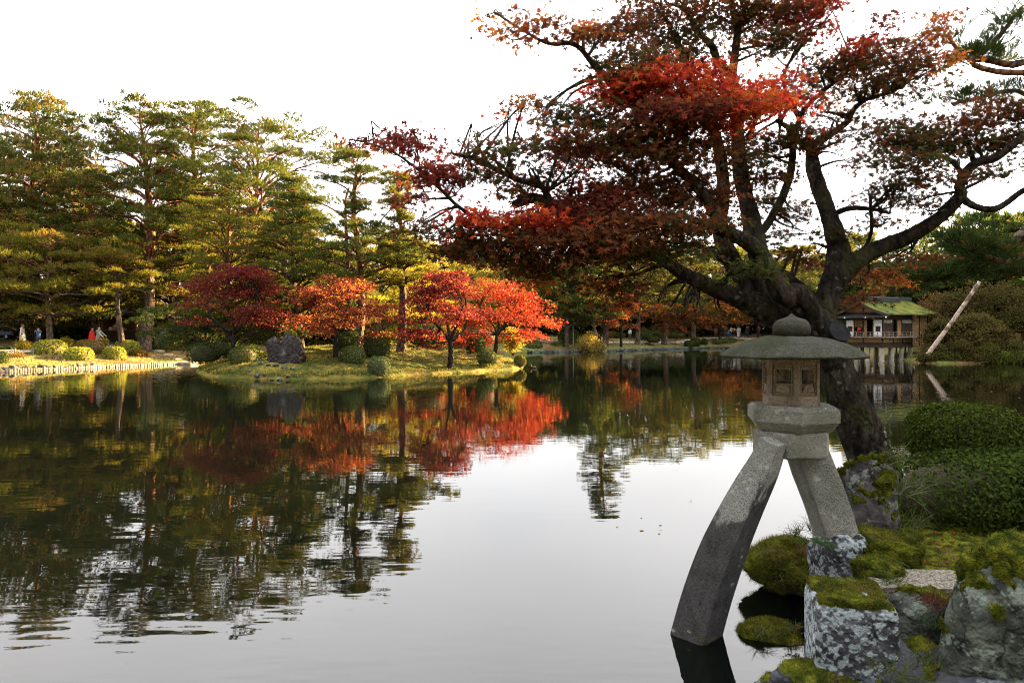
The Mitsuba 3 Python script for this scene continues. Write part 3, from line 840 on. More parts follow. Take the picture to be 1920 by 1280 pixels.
# ------------------------------------------------------------------ the leaning maple over the lantern
rng = np.random.default_rng(100)
MT = 8.4
LIMBS = [  # points (px, py, distance, radius in px) as measured on the photograph
    [(1672, 945, 8.45, 50), (1632, 860, 8.4, 42), (1606, 790, 8.35, 40), (1584, 738, 8.3, 38), (1562, 685, 8.3, 35), (1535, 642, 8.3, 41), (1512, 608, 8.3, 43), (1490, 575, 8.3, 30)],
    [(1552, 662, 8.3, 32), (1545, 610, 8.4, 27), (1550, 562, 8.45, 26), (1566, 522, 8.5, 27), (1573, 485, 8.6, 26), (1568, 450, 8.7, 22), (1552, 398, 8.9, 18), (1533, 345, 9.1, 16), (1523, 305, 9.2, 15), (1522, 268, 9.2, 12)],
    [(1522, 272, 9.2, 9), (1552, 254, 9.2, 8), (1585, 230, 9.2, 7), (1596, 208, 9.1, 6), (1617, 190, 9.0, 5), (1650, 180, 9.0, 4), (1700, 150, 8.9, 3)],
    [(1530, 290, 9.2, 9), (1502, 268, 9.1, 7), (1478, 240, 9.0, 6), (1455, 226, 8.9, 4)],
    [(1566, 530, 8.5, 24), (1590, 502, 8.5, 21), (1634, 472, 8.5, 19), (1698, 445, 8.4, 18), (1750, 415, 8.3, 15), (1803, 368, 8.2, 12), (1802, 347, 8.2, 11), (1826, 313, 8.1, 10), (1868, 295, 8.0, 9), (1912, 258, 7.9, 8), (1960, 230, 7.9, 6)],
    [(1803, 372, 8.2, 9), (1835, 388, 8.2, 7), (1868, 389, 8.2, 7), (1915, 358, 8.1, 6), (1965, 335, 8.0, 5)],
    [(1810, 335, 8.15, 6), (1780, 300, 8.0, 5), (1740, 285, 8.0, 4), (1700, 275, 7.9, 3)],
    [(1560, 402, 8.9, 7), (1590, 391, 8.8, 6), (1622, 391, 8.8, 5), (1668, 400, 8.8, 3)],
    [(1632, 392, 8.8, 4), (1636, 430, 8.8, 4), (1630, 455, 8.8, 4), (1612, 472, 8.8, 3)],
    [(1500, 612, 8.3, 34), (1450, 590, 8.2, 28), (1410, 572, 8.1, 24), (1373, 555, 8.0, 21), (1320, 532, 7.9, 18), (1279, 512, 7.8, 15), (1228, 480, 7.7, 12), (1182, 470, 7.6, 10), (1130, 455, 7.5, 9), (1085, 400, 7.4, 13), (1040, 388, 7.3, 13), (1000, 372, 7.25, 12), (962, 384, 7.2, 9)],
    [(1030, 376, 7.25, 8), (1010, 350, 7.2, 7), (958, 333, 7.15, 6), (893, 300, 7.1, 5), (848, 288, 7.0, 3)],
    [(1130, 455, 7.5, 7), (1040, 440, 7.4, 6), (960, 432, 7.3, 5), (900, 412, 7.25, 5), (862, 388, 7.2, 4), (843, 372, 7.2, 4), (790, 321, 7.1, 3), (741, 285, 7.0, 2.5), (690, 268, 7.0, 2), (655, 262, 7.0, 1.5)],
    [(1556, 672, 8.2, 30), (1538, 622, 8.02, 22), (1520, 575, 7.95, 19), (1496, 549, 7.9, 22), (1468, 552, 7.9, 22), (1440, 500, 7.9, 20), (1420, 470, 7.9, 19), (1399, 452, 7.8, 17), (1356, 428, 7.7, 14), (1331, 385, 7.6, 13), (1301, 343, 7.5, 11), (1258, 300, 7.5, 9), (1220, 240, 7.5, 9), (1186, 192, 7.5, 8), (1140, 150, 7.5, 8), (1112, 120, 7.5, 7), (1078, 84, 7.5, 5), (1030, 82, 7.5, 4), (985, 60, 7.5, 3), (925, 22, 7.4, 2)],
    [(1470, 590, 8.3, 36), (1425, 560, 8.5, 26), (1390, 515, 8.7, 23), (1362, 470, 8.8, 20), (1350, 420, 8.9, 17), (1356, 340, 9.0, 14), (1340, 250, 9.0, 11), (1300, 160, 9.0, 8), (1260, 60, 9.0, 5)],
    [(1480, 585, 8.3, 36), (1442, 540, 8.4, 26), (1421, 471, 8.5, 22), (1408, 407, 8.6, 20), (1392, 343, 8.7, 17), (1386, 300, 8.8, 15), (1382, 230, 8.9, 14), (1376, 170, 9.0, 13), (1370, 142, 9.0, 12), (1346, 117, 9.0, 9), (1336, 88, 9.0, 8), (1312, 62, 9.0, 6), (1280, 10, 9.0, 4)],
    [(1372, 150, 9.0, 10), (1379, 96, 9.1, 9), (1383, 62, 9.1, 8), (1372, 0, 9.1, 6), (1390, -60, 9.1, 4)],
    [(1410, 420, 8.6, 14), (1431, 430, 8.7, 10), (1455, 390, 8.8, 9), (1473, 355, 8.9, 9), (1484, 310, 9.0, 8), (1491, 248, 9.1, 7), (1499, 220, 9.1, 6), (1523, 190, 9.2, 5), (1560, 158, 9.2, 4), (1620, 110, 9.2, 2)],
    [(1498, 222, 9.1, 5), (1484, 198, 9.1, 4), (1477, 178, 9.1, 4), (1480, 120, 9.1, 3), (1520, 60, 9.1, 2)],
    [(1545, 620, 8.4, 18), (1528, 570, 8.6, 12), (1505, 538, 8.7, 10), (1484, 522, 8.8, 9), (1463, 505, 8.9, 6)],
    [(1356, 440, 7.8, 8), (1310, 415, 7.6, 7), (1270, 405, 7.4, 6), (1245, 412, 7.2, 4)],
    [(1380, 500, 8.7, 8), (1330, 470, 8.6, 7), (1290, 460, 8.5, 5), (1250, 470, 8.4, 3)],
    [(1300, 524, 7.85, 8), (1240, 500, 7.7, 6), (1190, 512, 7.6, 4), (1150, 520, 7.5, 3)],
]
limb_m, nodes = [], []
for q, L in enumerate(LIMBS):
    a = np.array(L, float)
    n = max(8, 5 * len(a))
    s = spline(a, n)
    s[:, 3] = np.maximum(s[:, 3] * np.where(s[:, 3] > 30, .92, .84), .8)
    p = np.stack([P(*r[:3]) for r in s]); r = s[:, 3] / F * s[:, 2]
    if r.max() < .16:
        wob = (np.stack([meshkit.noise(p * 2.2, 40 + k) for k in range(3)], -1) - .5) * .10
        p = p + wob * np.sin(np.linspace(0, np.pi, n))[:, None]
    m = 4 if r.max() > .1 else 2
    p = spline(p, n * m); r = np.interp(np.linspace(0, 1, n * m), np.linspace(0, 1, n), r)
    limb_m.append(tube(p, r, 22 if r.max() > .15 else 9, .16 if r.max() > .15 else .12, q))
    nodes.append(np.column_stack([p, r]))
nodes = np.vstack(nodes); nodes = nodes[nodes[:, 3] < .16]
mk = thing('maple_tree', 'leaning old maple with dark forked trunk and red leaves behind the stone lantern', 'maple tree')
part(mk, 'trunk', merge(*limb_m[:2]), 'm_maple_bark', smooth=True)
part(mk, 'limb', merge(*limb_m[2:]), 'm_maple_bark', smooth=True)
# the sawn limb, its face painted dark
cs = P(1570, 622, 8.05)
v, f = tube([P(1535, 640, 8.3), P(1550, 632, 8.15), cs], [.24, .20, .175], 26, .06, 3)
part(mk, 'limb_stub', (v, f), 'm_maple_bark', smooth=True)
dv = unit(np.array([.55, -.75, .38]))
a_, b_ = np.cross(dv, [0, 0, 1]), None
a_ = unit(a_); b_ = np.cross(dv, a_)
th = np.arange(30) * 2 * np.pi / 30
ring = lambda r, o: cs + dv * o + (np.cos(th)[:, None] * a_ * r * 1.2 + np.sin(th)[:, None] * b_ * r * .72) * (1 + .06 * np.sin(3 * th))[:, None]
v = np.vstack([ring(.145, -.05), ring(.185, .0), ring(.18, .035), ring(.14, .02), ring(.05, .035), cs[None] + dv * .03])
i, j = np.meshgrid(np.arange(4), np.arange(30), indexing='ij'); j2 = (j + 1) % 30
f = np.stack([i * 30 + j, i * 30 + j2, (i + 1) * 30 + j2, (i + 1) * 30 + j], -1).reshape(-1, 4)
q = np.arange(30)
f = np.vstack([f[:, [0, 1, 2]], f[:, [0, 2, 3]], np.stack([120 + q, 120 + (q + 1) % 30, q * 0 + 150], 1)])
part(mk, 'sealed_cut', (v, f), 'm_sealed', smooth=50, label='sawn limb end sealed with dark paint')

RED, CRI, ORG, BRN, OLV, GRN = 'red crimson orange brown olive green'.split()
PAL = {RED: [(.42, .042, .022), (.50, .085, .025), (.28, .026, .02)], CRI: [(.15, .028, .022), (.21, .042, .028), (.085, .022, .016)], ORG: [(.44, .15, .03), (.40, .09, .02), (.28, .14, .035)],
       BRN: [(.115, .042, .02), (.075, .038, .018), (.17, .05, .02)], OLV: [(.058, .050, .017), (.048, .055, .017), (.095, .05, .018)], GRN: [(.055, .085, .022), (.07, .10, .028), (.10, .09, .025)]}
PADS = [  # px, py, half width, half height, distance, density, colours
    (985, 40, 72, 28, 7.5, .55, ORG), (930, 25, 28, 14, 7.4, .5, ORG), (1075, 65, 55, 34, 7.5, .5, ORG), (1150, 60, 62, 44, 7.6, .7, BRN), (1190, 110, 68, 42, 7.6, .9, BRN), (1275, 55, 85, 58, 8.6, .9, OLV),
    (1330, 20, 80, 40, 8.8, .9, BRN), (1405, 45, 90, 45, 9.0, 1, OLV), (1460, 20, 70, 40, 9.0, 1, BRN), (1500, 50, 60, 40, 9.1, 1, RED), (1545, 15, 50, 30, 9.1, .9, RED), (1440, 85, 70, 30, 9.0, .8, OLV), (1300, 110, 60, 35, 8.8, .8, OLV), (1230, 20, 60, 35, 8.4, .7, BRN),
    (1250, 165, 130, 52, 7.4, 1.5, RED), (1350, 195, 100, 42, 7.6, 1.3, RED), (1165, 165, 62, 36, 7.4, 1, RED), (1430, 180, 60, 35, 7.8, 1, RED), (1280, 215, 110, 34, 7.4, 1.2, CRI), (1200, 130, 60, 30, 7.5, .9, BRN),
    (1120, 212, 85, 26, 7.5, 1, OLV), (1040, 212, 70, 20, 7.5, .9, OLV), (980, 192, 40, 12, 7.4, .6, ORG), (950, 220, 22, 7, 7.4, .4, RED), (1180, 255, 120, 34, 7.5, 1, BRN), (1280, 260, 110, 40, 7.7, 1, BRN),
    (1060, 268, 85, 28, 7.3, 1, BRN), (945, 283, 72, 17, 7.1, .8, OLV), (880, 278, 32, 10, 7.0, .5, BRN), (1140, 290, 90, 22, 7.4, .8, RED),
    (770, 268, 36, 22, 7.0, .9, CRI), (715, 268, 46, 11, 7.0, .8, CRI), (670, 262, 18, 7, 7.0, .6, CRI), (800, 318, 45, 26, 7.1, .9, CRI), (845, 342, 45, 26, 7.1, .8, CRI), (785, 372, 22, 18, 7.1, .8, CRI), (868, 310, 40, 16, 7.1, .5, CRI), (765, 245, 18, 14, 7.0, .6, CRI),
    (900, 330, 50, 20, 7.1, .5, OLV), (960, 352, 52, 28, 7.2, .5, BRN), (1025, 312, 50, 22, 7.3, .3, OLV), (1095, 342, 50, 18, 7.3, .4, RED), (1010, 345, 60, 20, 7.2, .4, OLV),
    (1150, 368, 110, 32, 7.4, 1, CRI), (1245, 345, 120, 44, 7.5, 1.1, BRN), (1230, 300, 100, 34, 7.6, 1, BRN), (1060, 372, 60, 16, 7.3, .5, BRN),
    (960, 412, 110, 25, 7.0, 1.2, RED), (1060, 415, 100, 28, 7.0, 1.3, CRI), (1120, 395, 100, 34, 7.1, 1.2, CRI), (905, 428, 70, 20, 7.0, 1, CRI), (805, 425, 55, 18, 7.1, .8, OLV), (840, 452, 65, 22, 7.1, 1.1, OLV), (900, 470, 80, 22, 7.2, 1.2, BRN),
    (980, 465, 120, 30, 7.2, 1.3, OLV), (1110, 455, 120, 34, 7.2, 1.4, BRN), (1220, 420, 105, 42, 7.0, 1.3, BRN), (1240, 462, 80, 24, 6.8, 1.2, GRN), (1160, 480, 80, 20, 6.9, 1, GRN), (1050, 500, 80, 18, 7.3, .9, OLV), (960, 500, 50, 12, 7.3, .6, BRN),
    (1010, 528, 55, 15, 7.4, .5, ORG), (1095, 530, 55, 20, 7.5, .6, ORG), (1140, 555, 50, 18, 7.6, .5, ORG), (1200, 545, 50, 20, 7.7, .6, OLV), (1255, 585, 60, 18, 7.8, .7, ORG), (1295, 595, 62, 18, 7.9, .9, BRN), (1345, 590, 30, 12, 8.0, .6, OLV), (1275, 614, 40, 9, 7.9, .5, OLV), (1390, 565, 50, 20, 8.9, .6, ORG),
    (1330, 470, 70, 22, 8.4, .9, OLV), (1390, 500, 60, 18, 7.7, .9, GRN), (1320, 420, 60, 25, 7.7, .8, OLV), (1310, 370, 70, 30, 7.9, .9, BRN),
    (1420, 320, 70, 46, 8.9, .9, OLV), (1440, 375, 60, 26, 8.9, .7, OLV), (1440, 275, 85, 34, 8.6, 1, BRN), (1485, 250, 60, 30, 9.0, .7, OLV), (1470, 165, 70, 32, 8.3, 1, RED), (1530, 150, 60, 26, 9.0, 1, BRN), (1560, 122, 70, 28, 9.1, 1, BRN),
    (1610, 105, 55, 30, 9.1, 1, ORG), (1600, 80, 35, 22, 9.1, .7, RED), (1680, 130, 80, 24, 8.9, 1, OLV), (1725, 92, 34, 36, 8.8, 1, ORG), (1758, 45, 20, 34, 8.7, 1, ORG), (1770, 112, 40, 12, 8.8, .9, ORG), (1700, 160, 75, 14, 8.9, .9, OLV), (1640, 150, 60, 20, 9.0, .9, BRN),
    (1600, 178, 55, 14, 9.0, .8, OLV), (1560, 212, 55, 12, 9.1, .8, OLV), (1560, 258, 55, 15, 9.1, .7, BRN), (1612, 245, 50, 14, 9.0, .6, BRN), (1500, 195, 50, 25, 9.0, .7, BRN),
    (1660, 48, 30, 40, 9.0, .35, CRI), (1680, 85, 25, 20, 9.0, .5, BRN),
    (1690, 250, 70, 28, 8.0, 1, OLV), (1740, 272, 85, 30, 8.0, 1, OLV), (1800, 235, 70, 30, 7.9, .9, BRN), (1880, 205, 55, 34, 7.9, 1, BRN), (1900, 250, 40, 25, 7.9, .9, ORG), (1700, 292, 60, 20, 8.0, .9, BRN), (1835, 275, 60, 20, 8.0, .9, BRN), (1745, 325, 80, 14, 8.1, .6, OLV),
    (1690, 352, 60, 20, 8.4, .8, OLV), (1640, 368, 55, 14, 8.7, .7, OLV), (1725, 382, 55, 14, 8.5, .6, BRN), (1640, 412, 45, 11, 8.8, .6, BRN), (1860, 330, 60, 18, 8.1, .5, OLV),
    (1590, 300, 35, 16, 9.1, .6, BRN), (1490, 402, 60, 18, 8.9, .7, OLV), (1480, 440, 65, 14, 8.8, .6, OLV), (1535, 482, 55, 20, 9.2, .7, ORG), (1480, 470, 40, 15, 9.0, .6, OLV), (1640, 515, 65, 24, 9.4, .7, ORG), (1600, 558, 48, 20, 9.5, .7, BRN), (1690, 480, 60, 16, 8.9, .6, BRN), (1590, 440, 40, 14, 8.8, .6, OLV),
    (1400, -40, 160, 45, 9.0, .8, BRN), (1230, -40, 90, 40, 8.5, .8, OLV), (1560, -40, 90, 40, 9.1, .8, RED)]
twigs, crown = [], {}
for (px, py, rx, ry, D, dens, hue) in PADS:
    D = D + rng.normal() * .25
    c = P(px, py, D)
    ax = np.array([1.08 * rx / F * D, (.55 * rx + 12) / F * D, (.70 * ry + 3) / F * D])
    d2 = np.linalg.norm((nodes[:, :3] - c) * [1, .7, 1], axis=1) + .25 * np.maximum(nodes[:, 2] - c[2], 0)
    for _ in range(2 if rx < 40 else 3):                                           # side branches, forked twigs
        src = nodes[rng.choice(np.argsort(d2)[:14])]
        tgt = c + ax * rng.uniform(-.6, .6, 3)
        mid = src[:3] * .5 + tgt * .5 + rng.normal(size=3) * .08 + [0, 0, .04]
        b = spline([src[:3], mid, tgt], 9)
        r0 = min(src[3] * .7, .020)
        twigs.append(tube(b, np.linspace(r0, .004, 9), 4, 0, cap=False))
        for _ in range(4):
            s = b[rng.integers(3, 9)]; e = c + ax * rng.uniform(-1, 1, 3) * [.9, .9, .7]
            w = spline([s, (s + e) / 2 + rng.normal(size=3) * .04, e], 5)
            twigs.append(tube(w, np.linspace(.005, .002, 5), 3, 0, cap=False))
    n = int(dens * (1.4 if px > 1580 else 1.08) * rx * ry * np.pi / 15.0 * 1.22) + 16
    k = max(3, n // 40)                                                             # leaves stand in flat sprays
    u = unit(rng.normal(size=(k, 3))) * rng.random((k, 1)) ** .38
    sc = c + u * ax
    tid = rng.integers(0, k, n)
    off = rng.normal(size=(n, 3)) * [.115, .115, .026] * (.8 + .4 * min(1, rx / 80))
    tilt = rng.normal(size=(k, 3)) * .22
    off[:, 2] += (off[:, 0] * tilt[tid, 0] + off[:, 1] * tilt[tid, 1]) - (off[:, 0] ** 2 + off[:, 1] ** 2) * .5
    p = sc[tid] + off
    nr = unit(np.array([0, 0, 1.0]) + rng.normal(size=(n, 3)) * .55)
    tip = unit(off * [1, 1, 0] + rng.normal(size=(n, 3)) * .08 + [0, 0, -.06])
    v, f = maple_leaves(p, nr, tip, rng, .075)
    g = meshkit.fbm(sc * 1.8, 3, 12)[tid]
    pal = np.array(PAL[hue]); alt = np.array(PAL[{RED: ORG, CRI: BRN, ORG: BRN, BRN: OLV, OLV: BRN, GRN: OLV}[hue]])
    pick = rng.integers(0, 3, n)
    col = np.where(((g + .12 * rng.normal(size=n)) > (.70 if hue == RED else .60))[:, None], alt[pick], pal[pick]) * (.65 + .6 * rng.random((n, 1)))
    crown.setdefault({RED: 'red', CRI: 'red', ORG: 'orange'}.get(hue, 'brown'), []).append((v, f, np.repeat(np.clip(col, 0, .8), len(_ml), 0)))
part(mk, 'twig', merge(*twigs), 'm_maple_bark', smooth=True, kind='stuff')
for nm, lab in (('red', 'scarlet and crimson leaf sprays of the leaning maple'), ('orange', 'orange and yellow leaf sprays of the leaning maple'), ('brown', 'brownish olive leaf sprays of the leaning maple')):
    g = crown[nm]
    part(mk, 'crown', merge(*[(x[0], x[1]) for x in g]), 'm_leaf', color=np.vstack([x[2] for x in g]), label=lab, kind='stuff')


# ------------------------------------------------------------------ pines
def pine(name, label, base, height, R, seed, start=.25, layers=9, per=4, tufts=3600, thick=.30, col=((.035, .062, .016), (.085, .115, .022)), old=.10, shape='dome', lean=(0, 0), tr=None, bow=.3, L=.30, k=4, droop=0.0,
         group=None, width=.05, pad=.5, boughs=()):
    rng = np.random.default_rng(seed)
    base = np.asarray(base, float)
    key = thing(name, label, 'pine tree', group)
    r0 = tr or height * .020 + .06
    s = np.linspace(0, 1, 7)
    w = np.cumsum(rng.normal(size=(7, 2)), 0) * height * .012 * bow / .3
    axis = np.column_stack([lean[0] * height * s ** 1.2 + w[:, 0] - w[0, 0], lean[1] * height * s ** 1.2 + w[:, 1] - w[0, 1], height * .97 * s]) + base
    axis[0, 2] -= .4
    ax = spline(axis, 40)
    rad = r0 * (1 - np.linspace(0, 1, 40)) ** .75 * (1 + .5 * np.exp(-np.linspace(0, 1, 40) * 25)) + .03
    tm = [tube(ax, rad, 10, .12, seed)]
    bm, C, Dn, wt = [], [], [], []
    nb = layers * per
    for b in range(nb):
        lv = (b // per + .5) / layers
        t = start + (1 - start) * (lv + (rng.random() - .5) * .7 / layers)
        t = min(max(t, start * .9), .985)
        o = ax[int(t * 39)]
        q = (t - start) / (1 - start)
        if shape == 'dome':
            pr = math.sqrt(max(.06, 1 - q ** 2.2)) * (.72 + .28 * min(1, q * 4))
        elif shape == 'cone':
            pr = (1 - q) ** .8 * .95 + .10
        elif shape == 'table':
            pr = .55 + .45 * math.sin(min(1, q * 1.15) * math.pi * .8)
            pr *= 1 if q < .9 else .6
        else:
            pr = (.6 + .4 * math.sin(q * 9)) * math.sqrt(max(.08, 1 - q ** 2))
        l = R * pr * (.72 + .5 * rng.random())
        az = (b % per) * 2 * np.pi / per + rng.random() * 1.3 + (b // per) * 1.1
        out = np.array([math.cos(az), math.sin(az), 0])
        rise = (.22 + .35 * q - droop) * l
        ctrl = [o, o + out * l * .4 + [0, 0, rise * .75], o + out * l * .75 + [0, 0, rise * .9] + rng.normal(size=3) * .07 * l, o + out * l + [0, 0, rise * (1.0 - .5 * droop) - droop * .15 * l]]
        br = spline(ctrl, 14)
        bs = br[[0, 3, 6, 9, 11, 13]]
        bm.append(tube(bs, np.linspace(min(rad[int(t * 39)] * .55, .12), .018, 6), 4, 0, cap=False))
        for e in range(4):                                                          # flat cushions of needles along the outer branch
            z = .38 + .2 * e + .08 * rng.normal()
            cpos = br[int(np.clip(z, .2, 1) * 13)]
            sd = np.array([-out[1], out[0], 0]) * rng.normal() * .26 * l
            c = cpos + sd + [0, 0, .10 * l * rng.random()]
            pr_ = pad * (.55 + .22 * l) * (.75 + .5 * rng.random())
            C.append(c); Dn.append(pr_)
            if abs(sd @ sd) > .04:
                bm.append(tube(spline([br[int(np.clip(z - .2, 0, 1) * 13)], c - [0, 0, .06]], 3), [.03, .02, .012], 3, 0, cap=False))
    C, rr = np.array(C), np.array(Dn)
    if len(boughs):
        for bo in boughs:                                                           # long boughs given one by one
            br = spline([ax[int(bo[0] * 39)]] + [np.asarray(x, float) for x in bo[1]], 16)
            bm.append(tube(br, np.linspace(bo[2], .025, 16), 7, .08, seed))
            for e in range(bo[3]):
                c = br[rng.integers(8, 16)] + rng.normal(size=3) * [.5, .5, .15] * bo[4]
                C = np.vstack([C, c]); rr = np.append(rr, bo[4] * (.6 + .5 * rng.random()))
    prob = rr ** 2; prob /= prob.sum()
    pid = rng.choice(len(C), tufts, p=prob)
    th, ra = rng.random(tufts) * 2 * np.pi, np.sqrt(rng.random(tufts))
    o = np.column_stack([np.cos(th) * ra, np.sin(th) * ra, thick * (1 - ra ** 2) * rng.random(tufts) ** .5 - .06 * ra]) * rr[pid][:, None]
    o[:, 2] += (meshkit.noise(np.column_stack([o[:, :2] / (rr[pid][:, None] * .35) + pid[:, None] * 7.1, pid * 1.0]), seed) - .5) * rr[pid] * .30
    c = C[pid] + o
    d = unit(np.column_stack([np.cos(th) * ra * .8, np.sin(th) * ra * .8, np.full(tufts, .75)]) + rng.normal(size=(tufts, 3)) * .28)
    v, f, ti = needle_tufts(c, d, rng, k, L, width * (1.2 if k < 6 else 1), .85)
    mixw = np.clip(.5 + .55 * (meshkit.fbm(c * .55 + seed, 3, seed) - .5) * 2 + .3 * (rng.random(tufts) - .5), 0, 1)[:, None]
    col_ = np.array(col[0]) * (1 - mixw) + np.array(col[1]) * mixw
    dead = rng.random(tufts) < old * np.clip((meshkit.fbm(c * .8 + 31 + seed, 3, seed + 1) - .4) * 6, 0, 2.2)
    col_[dead] = np.array([.16, .095, .025])
    col_ = col_ * (.7 + .6 * rng.random((tufts, 1)))
    part(key, 'trunk', tm[0], 'm_pine_bark', smooth=True)
    part(key, 'branch', merge(*bm), 'm_pine_bark', smooth=True, kind='stuff')
    part(key, 'crown', (v, f), 'm_needle', color=np.clip(col_[ti], .003, .6), kind='stuff')
    return key


def on_bank(px, D):
    x = (px - CX) / F * D
    return np.array([x, D, bank_z([[x, D]])[0]])


def on_isle(px, D):
    x = (px - CX) / F * D
    return np.array([x, D, isle_z([[x, D]])[0]])


def hgt(py, D, b):
    return CAMZ + (HY - py) / F * D - b[2]


YG = ((.050, .062, .012), (.155, .145, .020))
MG = ((.028, .046, .014), (.092, .104, .018))
BG = ((.020, .038, .013), (.056, .076, .018))
PT = 'pines of the left bank'
# (px, distance, top py, half width px, kind, options): left bank, back to front
b = on_bank(62, 58); pine('pine_tree', 'huge dense dark pine at the left edge, its boughs down to the ground', b, hgt(178, 58, b), 7.6, 201, .05, 17, 7, 19000, .6, MG, .26, 'dome', L=.42, width=.06, droop=.24, pad=.58)
b = on_bank(-60, 52); pine('pine_tree', 'tall pine half cut by the left edge of the picture', b, hgt(240, 52, b), 6.6, 202, .08, 14, 6, 10000, .6, MG, .30, 'dome', L=.42, width=.06, droop=.2, pad=.55)
b = on_bank(268, 54); pine('pine_tree', 'tall slender pine with a straight dark trunk second from the left', b, hgt(182, 54, b), 4.7, 203, .24, 13, 5, 11000, .55, MG, .16, 'dome', L=.38, width=.046, droop=.05)
b = on_bank(372, 62); pine('pine_tree', 'tall pine behind, between the slender pine and the broad red barked pine', b, hgt(192, 62, b), 4.9, 204, .38, 10, 5, 8000, .5, MG, .12, 'dome', L=.38, width=.05)
b = on_bank(448, 56); pine('pine_tree', 'broad pine with a bare reddish upper trunk and flat layered boughs', b, hgt(222, 56, b), 7.4, 205, .46, 9, 6, 12500, .40, MG, .08, 'dome', L=.34, width=.045, lean=(.02, 0), tr=.36)
b = on_bank(175, 56); pine('pine_tree', 'mid height pine filling the gap left of the slender pine', b, hgt(330, 56, b), 4.6, 206, .12, 12, 5, 8500, .55, ((.05, .07, .016), (.11, .125, .022)), .35, 'dome', L=.38, width=.046, droop=.12)
b = on_bank(325, 58); pine('pine_tree', 'lower pine with warm needles right of the slender trunk', b, hgt(395, 58, b), 3.8, 207, .12, 11, 5, 7000, .55, YG, .3, 'dome', L=.36, width=.046, droop=.08)
b = on_bank(95, 50.5); pine('pine_tree', 'low spreading pine whose bright boughs hang over people on the left path', b, hgt(455, 50.5, b), 5.0, 208, .30, 6, 6, 6500, .45, YG, .3, 'table', L=.34, width=.042, droop=.15)
b = on_bank(232, 51.5); pine('pine_tree', 'leaning low pine with a pale sunlit trunk in front of the kiosk', b, hgt(480, 51.5, b), 2.8, 209, .55, 4, 4, 1900, .35, YG, .25, 'table', L=.34, width=.042, lean=(-.04, 0))
b = on_bank(20, 60); pine('pine_tree', 'background pine behind the blue pickup truck', b, hgt(400, 60, b), 4.5, 210, .2, 8, 5, 4000, .45, YG, .4, 'dome', L=.42, width=.055, droop=.1)
for q, (px, D, py, R) in enumerate([(-120, 66, 300, 6), (140, 76, 300, 5.5), (215, 70, 420, 4.5), (330, 78, 330, 5.5), (415, 72, 430, 5), (500, 78, 400, 5.5), (560, 84, 440, 5.5), (620, 80, 470, 4.5)]):
    b = on_bank(px, D)
    pine('pine_tree', ['background pine showing through left of the huge dark pine', 'background pine between the huge dark pine and the slender pine', 'low background pine behind the kiosk roof', 'background pine seen through the gap right of the slender trunk', 'low background pine below the broad red barked pine',
                             'background pine right of the broad red barked pine', 'golden background pine left of the twin trunk island pine', 'golden low pine behind the orange red island maple'][q], b, hgt(py, D, b), R, 220 + q, .08, 10, 5, 4200, .6, YG, .35, 'dome', L=.55, width=.09)
# island pines
b = on_isle(428, 46); pine('pine_tree', 'rounded layered pine with bright yellow green cushions behind the dark red maple', b, hgt(378, 46, b), 3.5, 231, .18, 11, 5, 8000, .40, YG, .10, 'dome', L=.28, width=.036, lean=(.02, 0))
b = on_isle(562, 45.5); pine('pine_tree', 'layered cone shaped pine between the dark red and the orange red maple', b, hgt(322, 45.5, b), 3.7, 232, .06, 15, 5, 10500, .36, MG, .10, 'cone', L=.28, width=.036)
b = on_isle(668, 44); twin = pine('pine_tree', 'tall twin trunk pine with open cloud like boughs above the orange red maple', b, hgt(281, 44, b), 3.7, 233, .28, 10, 4, 8500, .40, MG, .06, 'wave', L=.27, width=.036, pad=.56,
     boughs=[(.52, [P(700, 430, 43.5), P(745, 378, 43)], .09, 12, .6), (.58, [P(620, 430, 44.5), P(570, 400, 45)], .08, 12, .6), (.42, [P(720, 468, 43), P(790, 466, 42.5)], .08, 13, .6), (.66, [P(610, 385, 45), P(545, 368, 46)], .07, 12, .55)])
b = on_isle(656, 44.6); part(twin, 'trunk', tube(spline([b - [0, 0, .3], P(655, 560, 44.5), P(650, 450, 44.4), P(648, 380, 44.3), P(655, 350, 44.2)], 24), np.linspace(.16, .05, 24), 9, .12, 5), 'm_pine_bark', smooth=True)
b = on_isle(752, 44); pine('pine_tree', 'slim pine with a long bare sunlit trunk right of the orange red maple', b, hgt(318, 44, b), 2.9, 234, .34, 9, 4, 4500, .36, YG, .05, 'wave', L=.28, width=.034, lean=(.012, 0), tr=.27, pad=.46)
b = on_isle(395, 47); pine('pine_tree', 'low pine spreading over the left tip of the island', b, 2.9, 3.6, 235, .2, 5, 5, 4200, .4, BG, .06, 'table', L=.26, width=.034, lean=(-.1, 0))
# golden pines and trees behind the island, in the low sun
GD = ((.18, .16, .02), (.34, .27, .028))
for q, (px, D, py, R, c) in enumerate([(705, 66, 470, 3.6, GD), (790, 70, 455, 3.8, GD), (735, 84, 440, 4.2, GD), (865, 76, 478, 4.0, GD), (640, 70, 475, 3.4, YG), (935, 86, 490, 4.2, YG), (810, 92, 470, 5, YG)]):
    b = on_bank(px, D)
    pine('pine_tree', ['golden pine between the two bare island trunks', 'golden low pine right of the slim island pine', 'taller golden pine far behind the slim island pine', 'golden pine above the crimson maple', 'yellow green pine behind the twin trunks', 'yellow green pine above the bright red maple', 'far pale pine behind the golden pines'][q],
         b, hgt(py, D, b), R * 1.1, 240 + q, .06, 9, 5, 3200, .42, c, .15, 'dome', L=.42, width=.06)
